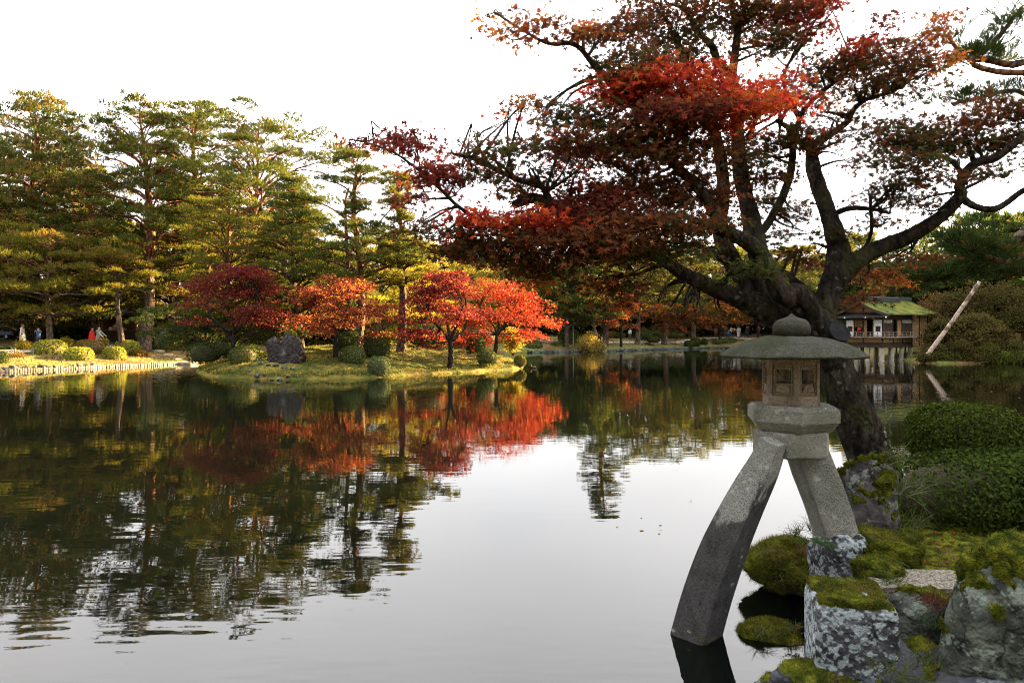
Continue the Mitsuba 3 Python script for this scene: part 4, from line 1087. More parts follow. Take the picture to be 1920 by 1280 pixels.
# pines along the far bank
for q, (px, D, py, R, st, c, ln, shp) in enumerate([(1000, 86, 492, 3.6, .2, MG, 0, 'dome'), (1062, 83, 505, 3.6, .25, MG, 0, 'dome'), (1122, 84, 520, 4.0, .40, MG, -.25, 'table'), (1195, 92, 462, 4.8, .3, YG, 0, 'dome'), (1245, 96, 450, 4.8, .3, MG, 0, 'dome'),
                                                    (1300, 100, 455, 5.0, .3, YG, .02, 'dome'), (1385, 106, 478, 4.8, .3, MG, 0, 'dome'), (1450, 104, 520, 4.5, .3, YG, 0, 'table'), (1545, 106, 490, 5, .3, BG, 0, 'dome')]):
    b = on_bank(px, D)
    pine('pine_tree', ['dark green pine just right of the bright red maple', 'dark pine with flat boughs behind the thin post on the far bank', 'leaning pine with a thick slanted trunk on the far bank', 'green pine with sunlit flat boughs on the far bank', 'dark rounded pine on the far bank below the maple limb', 'flat topped pine behind the orange maple spray',
                      'far pine behind the group of visitors', 'yellow green far pine beside the maple trunk', 'far pine seen between the forked maple stems'][q],
         b, hgt(py, D, b), R * 1.15, 260 + q, st * .8, 7, 5, 3000, .42, c, .08, shp, L=.48, width=.075, lean=(ln, 0))
for q, (px, D, py, R) in enumerate([(960, 125, 508, 7), (1040, 122, 500, 7), (1110, 128, 490, 7), (1180, 122, 480, 7), (1260, 130, 478, 7), (1340, 126, 470, 7), (1420, 132, 470, 7), (1500, 126, 468, 7), (1585, 120, 462, 7), (880, 128, 500, 7), (780, 130, 500, 7)]):
    b = on_bank(px, D)
    pine('pine_tree', 'distant pine in the hazy row behind the far bank', b, hgt(py, D, b), R, 280 + q, .05, 8, 5, 2300, .6, YG, .2, 'dome', L=.9, width=.17, k=4, group='distant pines in the row behind the far bank')
b = on_bank(1132, 88); pine('pine_tree', 'very tall slim pine behind the big maple, best seen in its mirror image', b, hgt(338, 88, b), 3.0, 299, .3, 11, 4, 4200, .5, MG, .08, 'dome', L=.45, width=.07)
# right side, behind the tea house and along the right bank
for q, (px, D, py, R, st, c, shp) in enumerate([(1665, 80, 455, 4.2, .3, BG, 'dome'), (1735, 92, 425, 4.0, .5, YG, 'wave'), (1700, 70, 500, 3.6, .2, BG, 'dome'), (1800, 88, 440, 4.0, .45, YG, 'wave'), (1850, 66, 478, 3.8, .25, BG, 'dome'), (1925, 64, 455, 4, .25, MG, 'dome'), (1770, 68, 505, 3.6, .2, BG, 'dome'), (1600, 84, 500, 4.4, .2, BG, 'dome'), (1990, 70, 400, 5, .2, MG, 'dome'), (1620, 100, 440, 4.5, .4, YG, 'wave')]):
    b = on_bank(px, D)
    pine('pine_tree', ['dark pine rising behind the tea house ridge', 'open pine with bare stem against the sky right of the tea house', 'low dark pine right behind the tea house roof', 'open pine standing far behind the leaning white pole', 'dark pine above the olive shrubs at the right', 'pine at the right edge above the olive shrubs', 'dark pine between tea house and olive shrubs', 'dark pine left behind the tea house',
                            'pine just outside the right edge of the picture', 'open far pine left of the big right maple limb'][q], b, hgt(py, D, b), R * 1.1, 300 + q, st * .7, 8, 5, 3000, .48, c, .1, shp, L=.48, width=.075)
# the big pine at the right of the camera whose boughs reach into the picture, and the neighbours that shade the near bank
b = np.array([15.2, 14.6, .7])
pine('pine_tree', 'big dark pine whose long low boughs reach in from the right edge', b, 13.5, 4.6, 331, .48, 8, 5, 5200, .36, BG, .05, 'dome', L=.24, width=.016, k=12, tr=.38, pad=.4,
     boughs=[(.22, [P(2000, 400, 14.5), P(1900, 455, 14.2), P(1820, 498, 14.0), P(1745, 522, 14.0), P(1660, 512, 14.0)], .15, 42, .42), (.30, [P(2010, 440, 14), P(1900, 490, 13.4), P(1830, 470, 13.2), P(1780, 452, 13.2)], .08, 26, .36), (.24, [P(2010, 500, 14.6), P(1930, 505, 14.6), P(1880, 520, 14.8)], .07, 18, .4)])
b = np.array([13.6, 12.0, .7])
pine('pine_tree', 'pine right of the picture whose twisted upper boughs enter at the top right corner', b, 11.8, 3.6, 332, .60, 6, 5, 3800, .36, BG, .05, 'dome', L=.20, width=.013, k=12, tr=.32, pad=.4,
     boughs=[(.50, [P(1990, 120, 10.6), P(1900, 122, 10.4), P(1850, 112, 10.3), P(1810, 108, 10.2), P(1778, 70, 10.2)], .07, 14, .26), (.52, [P(1960, 140, 10.5), P(1870, 135, 10.2), P(1822, 118, 10.0), P(1850, 92, 10.0), P(1880, 60, 10.0), P(1915, 15, 10.0)], .05, 18, .26), (.48, [P(1980, 190, 10.8), P(1900, 170, 10.6), P(1830, 185, 10.4), P(1785, 195, 10.4)], .04, 16, .26)])
for q, (x, y, h, R) in enumerate([(21, 17, 13, 4.5), (24, 22.5, 12, 4.5), (30, 25, 13, 4.5), (18.5, 11.5, 12, 4.5), (37, 31, 13, 5), (48, 50, 12, 5), (52, 60, 13, 5), (46, 66, 12, 5), (55, 75, 13, 5)]):
    pine('pine_tree', 'pine of the grove right of the picture that shades the near bank', (x, y, bank_z([[x, y]])[0]), h, R, 340 + q, .16, 9, 5, 1500, .5, BG, .05, 'dome', L=.8, width=.16, k=4, pad=.5, group='pines of the grove right of the picture')


# ------------------------------------------------------------------ broad leaved trees and garden maples
def broadleaf(name, label, base, height, R, seed, cols, leaves=6500, leaf=.13, start=.30, flat=.45, stems=3, crown_z=(.35, 1.0), tr=.13, lean=(0, 0), group=None, cat='tree', pads=44, bare=False, sq=1.0, two=None, padr=.34, ragged=0.0):
    rng = np.random.default_rng(seed)
    base = np.asarray(base, float)
    key = thing(name, label, cat, group)
    tm, ends = [], []
    fork = base + [lean[0] * height * start, lean[1] * height * start, height * start]
    tm.append(tube(spline([base - [0, 0, .3], base * .5 + fork * .5 + rng.normal(size=3) * [.08, .08, 0] * height * .2, fork], 12), np.linspace(tr * 1.25, tr * .8, 12), 9, .15, seed))
    C = []
    for s in range(pads):
        q = crown_z[0] + (crown_z[1] - crown_z[0]) * rng.random() ** .8
        rel = (q - crown_z[0]) / (crown_z[1] - crown_z[0])
        az = rng.random() * 2 * np.pi
        rr = R * math.sqrt(max(0, 1 - rel ** 1.9)) * (.35 + .65 * rng.random() ** .55) * (1 + ragged * math.sin(3 * az + seed) + ragged * math.sin(5 * az + 2 * seed) * .7)
        C.append(fork * [1, 1, 0] + base * [0, 0, 1] + [rr * math.cos(az) + lean[0] * height * .3, rr * math.sin(az) * sq, height * q * .97])
    C = np.array(C)
    main = []
    for s in range(stems):
        az = 2 * np.pi * s / stems + rng.random()
        e = fork + np.array([math.cos(az) * R * .45, math.sin(az) * R * .45 * sq, height * (.75 - start) * (.7 + .4 * rng.random())])
        b = spline([fork - [0, 0, .1], fork * .5 + e * .5 + rng.normal(size=3) * .08 * R + [math.cos(az) * R * .08, 0, 0], e], 12)
        main.append(b); tm.append(tube(b, np.linspace(tr * .7, tr * .22, 12), 7, .1, seed + s))
    M = np.vstack(main)
    bm = []
    for c in C:
        d = np.linalg.norm(M - c, axis=1) + np.maximum(M[:, 2] - c[2], 0) * 2
        s = M[np.argmin(d + rng.random(len(d)) * .4)]
        bm.append(tube(spline([s, s * .4 + c * .6 + [0, 0, .10 * R * rng.random()], c], 5), np.linspace(tr * .25, .012, 5), 3, 0, cap=False))
    part(key, 'trunk', tm[0], 'm_maple_bark', smooth=True)
    part(key, 'branch', merge(*tm[1:], *bm), 'm_maple_bark', smooth=True, kind='stuff')
    if bare:
        return key
    pr = R * padr * (.7 + .6 * rng.random(pads))
    pid = rng.choice(pads, leaves, p=pr ** 2 / (pr ** 2).sum())
    th, ra = rng.random(leaves) * 2 * np.pi, np.sqrt(rng.random(leaves))
    o = np.column_stack([np.cos(th) * ra, np.sin(th) * ra, flat * ((1 - ra ** 2) * rng.random(leaves) ** .6 - .35 * ra ** 2 + .15 * rng.normal(size=leaves))]) * pr[pid][:, None]
    o[:, 2] += (meshkit.noise(np.column_stack([o[:, :2] / (pr[pid][:, None] * .4) + pid[:, None] * 5.3, pid * 1.0]), seed) - .5) * pr[pid] * .5
    p = C[pid] + o
    nr = unit(np.array([0, 0, .8]) + o * [.6, .6, 0] / pr[pid][:, None] + rng.normal(size=(leaves, 3)) * .55)
    v, f = leaf_quads(p, nr, rng, leaf, .75)
    t = np.clip(meshkit.fbm(p * (1.6 / R) + seed, 3, seed) * 1.6 - .3 + .35 * (rng.random(leaves) - .5), 0, 1)[:, None]
    c0_, c1_ = np.array(cols[0]), np.array(cols[1])
    c = (c0_ * (1 - t) + c1_ * t) * (.7 + .6 * rng.random((leaves, 1)))
    if two is not None:
        hit = rng.random(leaves) < two[1]
        c[hit] = np.array(two[0]) * (.7 + .6 * rng.random((hit.sum(), 1)))
    part(key, 'crown', (v, f), 'm_leaf', color=np.repeat(np.clip(c, .003, .8), 4, 0), kind='stuff')
    return key


b = on_isle(440, 41); broadleaf('garden_maple', 'dark crimson maple at the left end of the island, its crown flat and shadowed', b, hgt(500, 41, b), 3.7, 401, ((.075, .016, .014), (.15, .026, .022)), 11000, .13, .32, .26, 5, (.36, 1), .17, (.0, 0), sq=.8, cat='maple tree', pads=38, ragged=.16, two=((.22, .12, .03), .05))
b = on_isle(630, 39.5); broadleaf('garden_maple', 'orange red maple with a thin dark trunk in the middle of the island', b, hgt(514, 39.5, b), 3.2, 402, ((.11, .024, .020), (.22, .052, .022)), 11000, .13, .36, .26, 4, (.22, 1), .13, (.01, 0), sq=.8, cat='maple tree', pads=38, ragged=.16, two=((.50, .20, .03), .14))
b = on_isle(843, 41.5); broadleaf('garden_maple', 'crimson maple with a short dark trunk right of the slim island pine', b, hgt(511, 41.5, b), 3.3, 403, ((.08, .014, .017), (.135, .022, .020)), 11000, .13, .30, .26, 4, (.22, 1), .17, (.02, 0), sq=.8, cat='maple tree', pads=38, ragged=.16, two=((.46, .10, .03), .10))
b = on_isle(926, 46); broadleaf('garden_maple', 'glowing scarlet maple leaning over the right tip of the island', b, hgt(528, 46, b), 3.8, 404, ((.16, .018, .015), (.26, .034, .018)), 10500, .13, .34, .28, 4, (.14, 1), .14, (.12, 0), sq=.8, cat='maple tree', pads=40, ragged=.16, two=((.50, .14, .03), .10))
OM = ((.30, .10, .03), (.42, .16, .03))
for q, (px, D, py, R, cols, st) in enumerate([(1165, 88, 552, 3.4, ((.30, .07, .03), (.40, .12, .03)), .3), (1090, 95, 555, 3.2, ((.10, .10, .025), (.18, .14, .03)), .3), (1350, 102, 560, 3.4, OM, .3), (1420, 101, 556, 3.0, ((.22, .10, .03), (.34, .16, .04)), .3), (1215, 104, 540, 3.6, ((.08, .08, .02), (.15, .13, .03)), .3), (1015, 98, 548, 3.0, ((.09, .09, .02), (.20, .13, .03)), .3)]):
    b = on_bank(px, D)
    broadleaf('autumn_maple', ['rust red maple with slanted stems on the far bank', 'yellow green maple behind the leaning far pine', 'orange maple left of the group of visitors', 'brown orange maple behind the group of visitors', 'yellow brown maple behind the far pines', 'small yellowing maple behind the thin post'][q], b, hgt(py, D, b), R, 410 + q, cols, 2600, .30, st, .4, 3, (.35, 1), .16, cat='maple tree', pads=30)
OB = ((.042, .046, .016), (.105, .080, .026))
for q, (px, D, py, R, cols) in enumerate([(1800, 60, 545, 2.9, OB), (1868, 58.5, 530, 3.2, OB), (1930, 60, 520, 3.2, ((.07, .075, .02), (.15, .11, .03))), (1770, 56.5, 600, 1.7, OB), (1830, 56, 590, 2.3, ((.06, .065, .02), (.12, .085, .028))), (1905, 57, 585, 2.2, ((.05, .07, .02), (.11, .09, .025))), (1762, 63, 552, 2.6, ((.10, .065, .03), (.20, .10, .035)))]):
    b = on_bank(px, D)
    broadleaf('olive_shrub', ['tall olive brown shrub behind the leaning white pole', 'tall olive shrub tree at the right with a rusty tint', 'olive shrub tree cut by the right edge', 'low brown shrub at the foot of the leaning white pole', 'dense low olive shrub right of the leaning white pole', 'low green shrub on the shore at the right edge', 'brownish shrub touching the tea house roof'][q],
              b, hgt(py, D, b), R, 430 + q, cols, 5200, .17, .16, .5, 4, (.06, 1), .09, cat='shrub', pads=60, padr=.36)
for q, (px, D, py) in enumerate([(1862, 75, 385), (1895, 72, 395), (1850, 84, 400), (1928, 78, 380)]):
    b = on_bank(px, D)
    broadleaf('bare_tree', ['bare leafless tree against the sky at the right, taller of the pair', 'bare leafless tree nearest the right edge', 'thin bare tree left of the leafless pair', 'bare tree half outside the right edge'][q], b, hgt(py, D, b), 2.0, 450 + q, OB, start=.5, stems=4, crown_z=(.6, 1), tr=.14, pads=34, bare=True)

# dark evergreens under and behind the pines
EV = ((.020, .034, .011), (.045, .060, .016))
EY = ((.07, .085, .018), (.15, .14, .025))
EVL = [(-20, 66, 575), (70, 67, 585), (150, 64, 590), (235, 70, 560), (310, 66, 585), (375, 62, 585), (440, 72, 570), (520, 72, 560), (600, 76, 550), (680, 76, 548), (760, 82, 545), (850, 84, 545), (940, 90, 555), (1030, 104, 560), (1110, 106, 565), (1180, 108, 560), (1260, 112, 560), (1340, 114, 558), (1430, 114, 555), (1520, 112, 552), (1610, 88, 545), (1690, 76, 540), (1760, 74, 545), (1840, 70, 540), (1930, 70, 530)]
EVL += [(30, 80, 570), (190, 82, 570), (400, 84, 565), (560, 90, 555), (720, 96, 550), (895, 100, 550), (985, 112, 552), (1070, 122, 555), (1145, 120, 555), (1220, 124, 555), (1300, 126, 552), (1385, 128, 552), (1475, 126, 550), (1565, 118, 545), (1650, 100, 535), (1725, 90, 530), (1800, 86, 535), (1885, 84, 530), (1980, 80, 520)]
SIDE = ['left of the kiosk', 'beside the kiosk', 'behind the island', 'beyond the island', 'beyond the far path', 'behind the visitors', 'behind the tea house', 'at the right']
for q, (px, D, py) in enumerate(EVL):
    b = on_bank(px, D)
    w = SIDE[min(7, max(0, int((px + 20) / 250)))]
    broadleaf('evergreen_tree', f'dense evergreen of the dim understorey {w}', b, hgt(py, D, b), D * .066, 500 + q, EY if 8 <= q <= 12 or q in (3, 5, 28, 29, 30) else EV, 2300, .0072 * D, .12, .6, 3, (.0, 1), .14, group=f'evergreens of the understorey {w}', pads=34, padr=.45)
# tall trees on the near bank behind the camera: they shade every face that looks this way
for q, (x, y, h) in enumerate([(-24, -4, 11), (-15, -9, 12), (-7, -11, 13), (1, -12, 13), (9, -10, 13), (15, -4, 12), (20, 4, 12), (-30, 4, 10), (12, -16, 15), (-3, -18, 15)]):
    broadleaf('evergreen_tree', 'tall evergreen on the near bank behind the camera', (x, y, bank_z([[x, y]])[0]), h, 4.6, 560 + q, EV, 1500, .55, .15, .6, 4, (.08, 1), .25, group='evergreens on the near bank behind the camera', pads=36, padr=.45)


# ------------------------------------------------------------------ paths, edging, fences along the banks
def strip(d0, d1, sel, lift, n=4):
    rows = [POND[sel] + dirs[sel] * d for d in np.linspace(d0, d1, n)]
    xy = np.vstack(rows); m = len(sel)
    i, j = np.meshgrid(np.arange(n - 1), np.arange(m - 1), indexing='ij')
    q = np.stack([i * m + j, (i + 1) * m + j, (i + 1) * m + j + 1, i * m + j + 1], -1).reshape(-1, 4)
    return np.column_stack([xy, bank_z(xy) + lift]), q


def pond_index(px, far=True):
    """the shore point seen at this column, on the farther side"""
    col = POND[:, 0] / np.maximum(POND[:, 1], .1) * F + CX
    ok = POND[:, 1] > 36
    return int(np.argmin(np.where(ok, np.abs(col - px), 1e9)))


iA, iB = pond_index(-80), pond_index(352)
lo, hi = min(iA, iB), max(iA, iB)
selL = np.arange(lo, hi + 1)
iC, iD = pond_index(985), pond_index(1440)
selF = np.arange(min(iC, iD), max(iC, iD) + 1)
k = thing('garden_path', 'pale earth path along the left bank of the pond', None, kind='structure')
part(k, '', strip(5.2, 8.2, selL, .035), 'm_path', smooth=True)
k = thing('garden_path', 'pale earth path along the far bank of the pond', None, kind='structure')
part(k, '', strip(5.0, 8.0, selF, .05), 'm_path', smooth=True)


def along(poly, step):
    s = np.concatenate([[0], np.cumsum(np.linalg.norm(np.diff(poly, axis=0), axis=1))])
    t = np.arange(0, s[-1], step)
    return np.column_stack([np.interp(t, s, poly[:, 0]), np.interp(t, s, poly[:, 1])])


rng = np.random.default_rng(900)
logs = [mikit.ply(tube([[0, 0, -.5], [0, 0, 0], [0, 0, .06], [0, 0, .075]], [.07, .07, .066, .045], 8, .06, 3), mt, smooth=40) for mt in ('m_palestone', 'm_old_wood')]
k = thing('log_palisade', 'row of short pale upright logs edging the left shore at the waterline', 'palisade')
for p in along(POND[selL] - dirs[selL] * .12, .155):
    part(k, 'post', logs[int(rng.random() < (.85 if p[0] / p[1] * F + CX < 170 else .2))], None, to_world=T().translate([float(p[0] + rng.normal() * .012), float(p[1] + rng.normal() * .012), float(.12 + .035 * rng.normal())]).rotate([0, 0, 1], float(rng.random() * 360)))
k = thing('stone_edging', 'low line of pale edging stones at the waterline of the far bank', 'edging')
for q, p in enumerate(along(POND[selF] - dirs[selF] * .1, .75)):
    m = rock_mesh((p[0], p[1], .12), (.78, .55, .42), 60 + q % 9, p=4, rough=.15, rotz=rng.normal() * .3, sub=2)
    part(k, 'stone', m, 'm_rock_boulder', smooth=40)
stones = [mikit.ply(rock_mesh((0, 0, 0), (1, .8, .6), 80 + q, p=2.5, rough=.3, sub=2), 'm_rock_boulder', smooth=45) for q in range(5)]


def scatter_stones(pts, size, label, group, z=None):
    for x, y in pts:
        s = size * (.6 + .8 * rng.random())
        k = thing('shore_stone', label, 'stone', group)
        part(k, '', stones[rng.integers(0, 5)], None, to_world=T().translate([float(x), float(y), float(max((z or bank_z)([[x, y]])[0], 0) + .05)]).rotate([0, 0, 1], float(rng.random() * 360)).scale(s))


sl_ = POND[selL]; dl_ = dirs[selL]
ok = (sl_[:, 0] / sl_[:, 1] * F + CX) < 185
pts = along((sl_ + dl_ * .25)[ok], .42); pts = pts + rng.normal(size=pts.shape) * .12
scatter_stones(pts, .42, 'pale loose stone behind the log palisade at the left shore', 'loose stones behind the palisade on the left shore')
pts = [P(x, y, (CAMZ - .05) * F / (y - HY))[:2] for x, y in [(466, 707), (474, 705), (482, 709), (489, 705), (496, 709), (503, 706), (510, 711), (517, 706), (525, 711), (532, 707), (540, 710), (548, 707), (478, 702), (492, 701), (507, 702), (521, 703)]]
scatter_stones(pts, .34, 'pale cobble at the water foot of the dark island boulder', 'cobbles at the foot of the island boulder', isle_z)
k = thing('stone_steps', 'pale flat stone steps leading down to the left shore beside the island', 'steps')
for q, (px, py, D, w) in enumerate([(292, 656, 54.5, 1.1), (303, 663, 54.0, 1.5), (318, 671, 53.2, 1.9), (345, 678, 52.2, 2.0)]):
    c = P(px, py, D)
    part(k, 'step', xf(box(0, 0, 0, w, .8, .16, .03), -.3, (c[0], c[1], c[2] - .08)), 'm_palestone')
k = thing('low_fence', 'low rail fence of pale short posts along the left path', 'fence')
pl = along((POND + dirs * 4.7)[selL], 1.15)
zz = bank_z(pl)
col = pl[:, 0] / pl[:, 1] * F + CX
pl, zz = pl[(col > -10) & (col < 300)], zz[(col > -10) & (col < 300)]
for p, z in zip(pl, zz):
    part(k, 'post', tube([[p[0], p[1], z - .2], [p[0], p[1], z + .42], [p[0], p[1], z + .46]], [.05, .05, .03], 7), 'm_old_wood', smooth=40)
for h in (.16, .34):
    part(k, 'rail', tube(np.column_stack([pl, zz + h]), .028, 6), 'm_old_wood', smooth=True)
k = thing('low_fence', 'low dark rail fence along the far path in front of the visitors', 'fence')
pl = along((POND + dirs * 4.5)[selF], 1.5); zz = bank_z(pl)
for p, z in zip(pl, zz):
    part(k, 'post', tube([[p[0], p[1], z - .2], [p[0], p[1], z + .45], [p[0], p[1], z + .5]], [.05, .05, .03], 6), 'm_old_wood', smooth=40)
for h in (.2, .4):
    part(k, 'rail', tube(np.column_stack([pl, zz + h]), .03, 5), 'm_old_wood', smooth=True)

# ------------------------------------------------------------------ clipped bushes on the banks and the island
LG = ((.14, .165, .02), (.24, .245, .028))
BR = ((.15, .11, .028), (.22, .15, .03))
DKG = ((.028, .045, .012), (.055, .075, .018))
GG = ((.05, .075, .02), (.10, .12, .03))


def bushes(name, rows, where, D_leaf=.0022):
    for q, (label, px, py, w, h, D, cols, p, dry) in enumerate(rows):
        c = P(px, py, D); s = D / F
        clipped(name, label, c, (w * s * 1.08, w * s * .95, h * s * 1.1), 700 + q + int(px), int(1500 + 1.1 * w * h), D_leaf * D, p, cols, None, .07, -.85, False, dry)


bushes('clipped_bush', [
    ('large sunlit round clipped bush leftmost in the row on the left bank', 95, 658, 55, 38, 48.5, LG, 2.8, .1), ('square clipped bush second in the front row on the left bank', 148, 668, 46, 30, 48, LG, 3.4, 0),
    ('brownish rounded clipped bush behind the front row on the left bank', 168, 652, 48, 26, 50.5, BR, 2.5, .5), ('box shaped clipped bush nearest the pale shore logs', 214, 667, 37, 30, 50, LG, 3.4, .05),
    ('rounded clipped bush behind the box shaped one near the steps', 238, 654, 42, 28, 52, LG, 2.6, .1), ('dark green clipped bush above the stone steps', 303, 643, 46, 32, 55.5, GG, 2.7, 0),
    ('clipped bush cut by the left edge at the waterline', 2, 676, 22, 32, 43.5, GG, 2.6, 0), ('small dark clipped bush at the far left behind the shore', 8, 657, 20, 12, 48, DKG, 2.4, 0),
    ('dark clipped bush left of the dark red island maple foot', 386, 663, 62, 38, 44, DKG, 2.5, 0), ('round dark green bush left of the island boulder', 458, 668, 50, 36, 40.2, GG, 2.5, .05),
    ('dark bush behind the round bush left of the island boulder', 425, 652, 46, 30, 43, DKG, 2.4, 0), ('tall dark clipped dome right of the orange maple trunk', 704, 650, 50, 46, 41, DKG, 3.0, 0),
    ('mid green clipped dome beside the orange maple trunk', 661, 668, 42, 34, 38.8, GG, 2.7, 0), ('grey green clipped dome at the water edge of the island', 711, 689, 38, 36, 37.6, ((.05, .07, .03), (.09, .115, .045)), 3.0, 0),
    ('stacked dark bush behind the orange maple trunk, upper one', 652, 627, 44, 26, 44, DKG, 2.6, 0), ('stacked dark bush behind the orange maple trunk, lower one', 645, 645, 36, 30, 42, DKG, 2.6, 0),
    ('dark upright clipped bush right of the crimson maple trunk', 892, 648, 32, 31, 44, DKG, 3.2, 0), ('small round bush near the right tip of the island', 913, 671, 33, 26, 43.5, GG, 2.5, .1),
    ('little pale bush at the very right tip of the island', 975, 677, 20, 20, 46.2, ((.10, .105, .03), (.16, .15, .035)), 2.4, .2), ('black green bush behind the dark red maple trunk', 500, 622, 95, 50, 46, DKG, 2.3, 0),
    ('low dark bush behind the crimson maple trunk', 800, 628, 80, 34, 49, DKG, 2.4, 0), ('dark bush below the scarlet maple', 900, 630, 70, 30, 51, DKG, 2.4, 0)], None)
bushes('clipped_bush', [
    ('rounded clipped bush at the water edge just right of the island', 998, 649, 34, 20, 81.5, GG, 2.6, 0), ('smaller clipped bush second right of the island on the far shore', 1044, 650, 24, 15, 83.5, GG, 2.6, 0),
    ('tall boxy clipped bush with a lit top near the leaning far pine', 1066, 634, 36, 30, 86, GG, 3.3, 0), ('small bush at the foot of the leaning far pine', 1121, 631, 14, 18, 88, DKG, 2.5, 0),
    ('rounded dark clipped bush on the far bank lawn', 1207, 628, 30, 18, 94, DKG, 2.6, 0), ('boxy dark clipped bush right of the rounded one on the far lawn', 1230, 627, 24, 13, 95, DKG, 3.2, 0), ('low bush at the shore below the boxy far bush', 1225, 637, 20, 10, 93, DKG, 2.4, 0),
    ('pair bush on the far lawn, brownish', 1145, 628, 18, 10, 92, BR, 2.5, .2), ('low green bush left of the rounded far lawn bush', 1160, 629, 22, 9, 92, GG, 2.5, 0), ('dark low hedge piece on the far bank below orange leaves', 1265, 629, 34, 10, 98, DKG, 3, 0),
    ('small round bush at the far shore, leftmost of four', 1292, 645, 15, 10, 97.5, DKG, 2.5, 0), ('small round bush at the far shore, second of four', 1304, 642, 17, 13, 99, DKG, 2.5, 0), ('small round bush at the far shore, third of four', 1320, 641, 11, 9, 101, DKG, 2.5, 0), ('flat bush at the far shore, rightmost of four', 1345, 643, 18, 9, 101.5, GG, 2.5, .2),
    ('pale green dome beside the lantern roof on the far shore', 1367, 644, 27, 18, 101.5, GG, 2.6, 0)], None, )


def wild(name, label, px, py, w, h, D, seed, cols, n=1500, leaf=.0030):
    c = P(px, py + h / 2, D); s = D / F
    rng = np.random.default_rng(seed)
    k = thing(name, label, 'shrub')
    st = [tube(spline([c - [0, 0, .2], c + [rng.normal() * w * s * .12, rng.normal() * .1, h * s * .4], c + [rng.normal() * w * s * .3, rng.normal() * w * s * .25, h * s * (.6 + .35 * rng.random())]], 6), np.linspace(.03, .008, 6), 4, 0, cap=False) for _ in range(14)]
    part(k, 'stem', merge(*st), 'm_maple_bark', smooth=True)
    u = unit(rng.normal(size=(26, 3))) * rng.random((26, 1)) ** .4 * np.array([w * s * .42, w * s * .36, h * s * .42])
    p = c + [0, 0, h * s * .55] + u[rng.integers(0, 26, n)] + rng.normal(size=(n, 3)) * w * s * .09
    v, f = leaf_quads(p, unit(rng.normal(size=(n, 3)) + [0, 0, .8]), rng, leaf * D, .5)
    t = rng.random((n, 1))
    part(k, 'foliage', (v, f), 'm_leaf', color=np.repeat((np.array(cols[0]) * (1 - t) + np.array(cols[1]) * t) * (.7 + .5 * rng.random((n, 1))), 4, 0), kind='stuff')


YL = ((.22, .20, .03), (.34, .27, .035))
wild('yellow_shrub', 'loose yellow green shrub beside the woman in white', 42, 649, 36, 22, 49, 801, YL)
wild('yellow_shrub', 'small yellow shrub between the two left clipped bushes', 124, 644, 24, 18, 51, 802, YL)
wild('yellow_shrub', 'bright yellow shrub under the scarlet maple at the island tip', 962, 640, 46, 44, 48.5, 803, YL, 2600)
wild('yellow_shrub', 'small yellow shrub in front of the couple on the left path', 195, 640, 14, 10, 51, 804, YL, 500)
wild('golden_shrub', 'feathery golden shrub at the water below the leaning far pine', 1105, 646, 56, 34, 82, 805, ((.20, .15, .04), (.32, .25, .06)), 3200, .0022)
wild('golden_shrub', 'dry golden grass shrub on the far shore right of the feathery one', 1128, 652, 22, 18, 83, 806, ((.24, .19, .06), (.34, .28, .08)), 1200, .0022)
wild('low_shrub', 'orange brown low plants at the shore beside the steps', 262, 668, 42, 16, 52, 807, ((.22, .13, .03), (.30, .19, .035)), 1600)
wild('low_shrub', 'dry brown low plants on the earth slope at the far left', 25, 671, 44, 14, 46, 808, ((.12, .09, .03), (.20, .14, .04)), 1200)

for q, (px, py, w, h, D, cols) in enumerate([(1752, 664, 46, 34, 54.5, OB), (1800, 660, 60, 40, 54.2, OB), (1850, 664, 50, 36, 54, ((.06, .08, .02), (.14, .12, .03))), (1905, 662, 60, 40, 55, ((.05, .075, .02), (.11, .10, .03)))]):
    wild('shore_shrub', ['brown shrub leaning over the water right of the white pole foot', 'olive shrub overhanging the water right of the pole', 'pale green shrub over the water at the right shore', 'green shrub over the water nearest the right edge'][q], px, py, w, h, D, 811 + q, cols, 3200)

for q, (px, w, cols) in enumerate([(1742, 44, OB), (1778, 60, ((.04, .06, .016), (.10, .10, .024))), (1822, 70, OB), (1868, 60, ((.07, .10, .02), (.16, .17, .035))), (1908, 66, ((.05, .075, .018), (.12, .12, .03)))]):
    wild('shore_shrub', ['low dark plants at the very foot of the white pole', 'low green plants at the waterline right of the pole foot', 'low brown plants at the waterline below the olive shrubs', 'low pale green plants at the waterline near the right edge', 'low green plants at the waterline at the right edge'][q], px, 673, w, 20, 53.9, 840 + q, cols, 2600)

# tall grass fringing the island and shore grass on the lawn: nobody could count it
rng = np.random.default_rng(820)
pts = smooth_poly(ISLE, 160)
pts = np.repeat(ISLE, 40, 0) + rng.normal(size=(160 * 40, 2)) * .28
pts = pts[(sdist(ISLE, pts) > -.02) & (pts[:, 1] < 50)]
zz = isle_z(pts)
v, f, m = blades(np.column_stack([pts, zz]), unit(rng.normal(size=(len(pts), 3)) * .4 + [0, 0, 1]), .26, .03, rng, .8, 2)
k = thing('grass', 'uneven fringe of grass along the waterline of the island', 'grass', kind='stuff')
part(k, '', (v, f), 'm_leaf', color=np.repeat(vary(rng, (.085, .088, .022), len(pts), .45, .25), m, 0))
gx = np.column_stack([rng.uniform(-21, 1, 26000), rng.uniform(35, 52, 26000)])
gx = gx[sdist(ISLE, gx) > .1]
v, f, m = blades(np.column_stack([gx, isle_z(gx)]), unit(rng.normal(size=(len(gx), 3)) * .5 + [0, 0, 1]), .13, .03, rng, .8, 2)
k = thing('grass', 'short moss and grass cover over the island mound', 'grass', kind='stuff')
part(k, '', (v, f), 'm_leaf', color=np.repeat(vary(rng, (.068, .068, .016), len(gx), .5, .3), m, 0))
sB = np.concatenate([selL, selF])
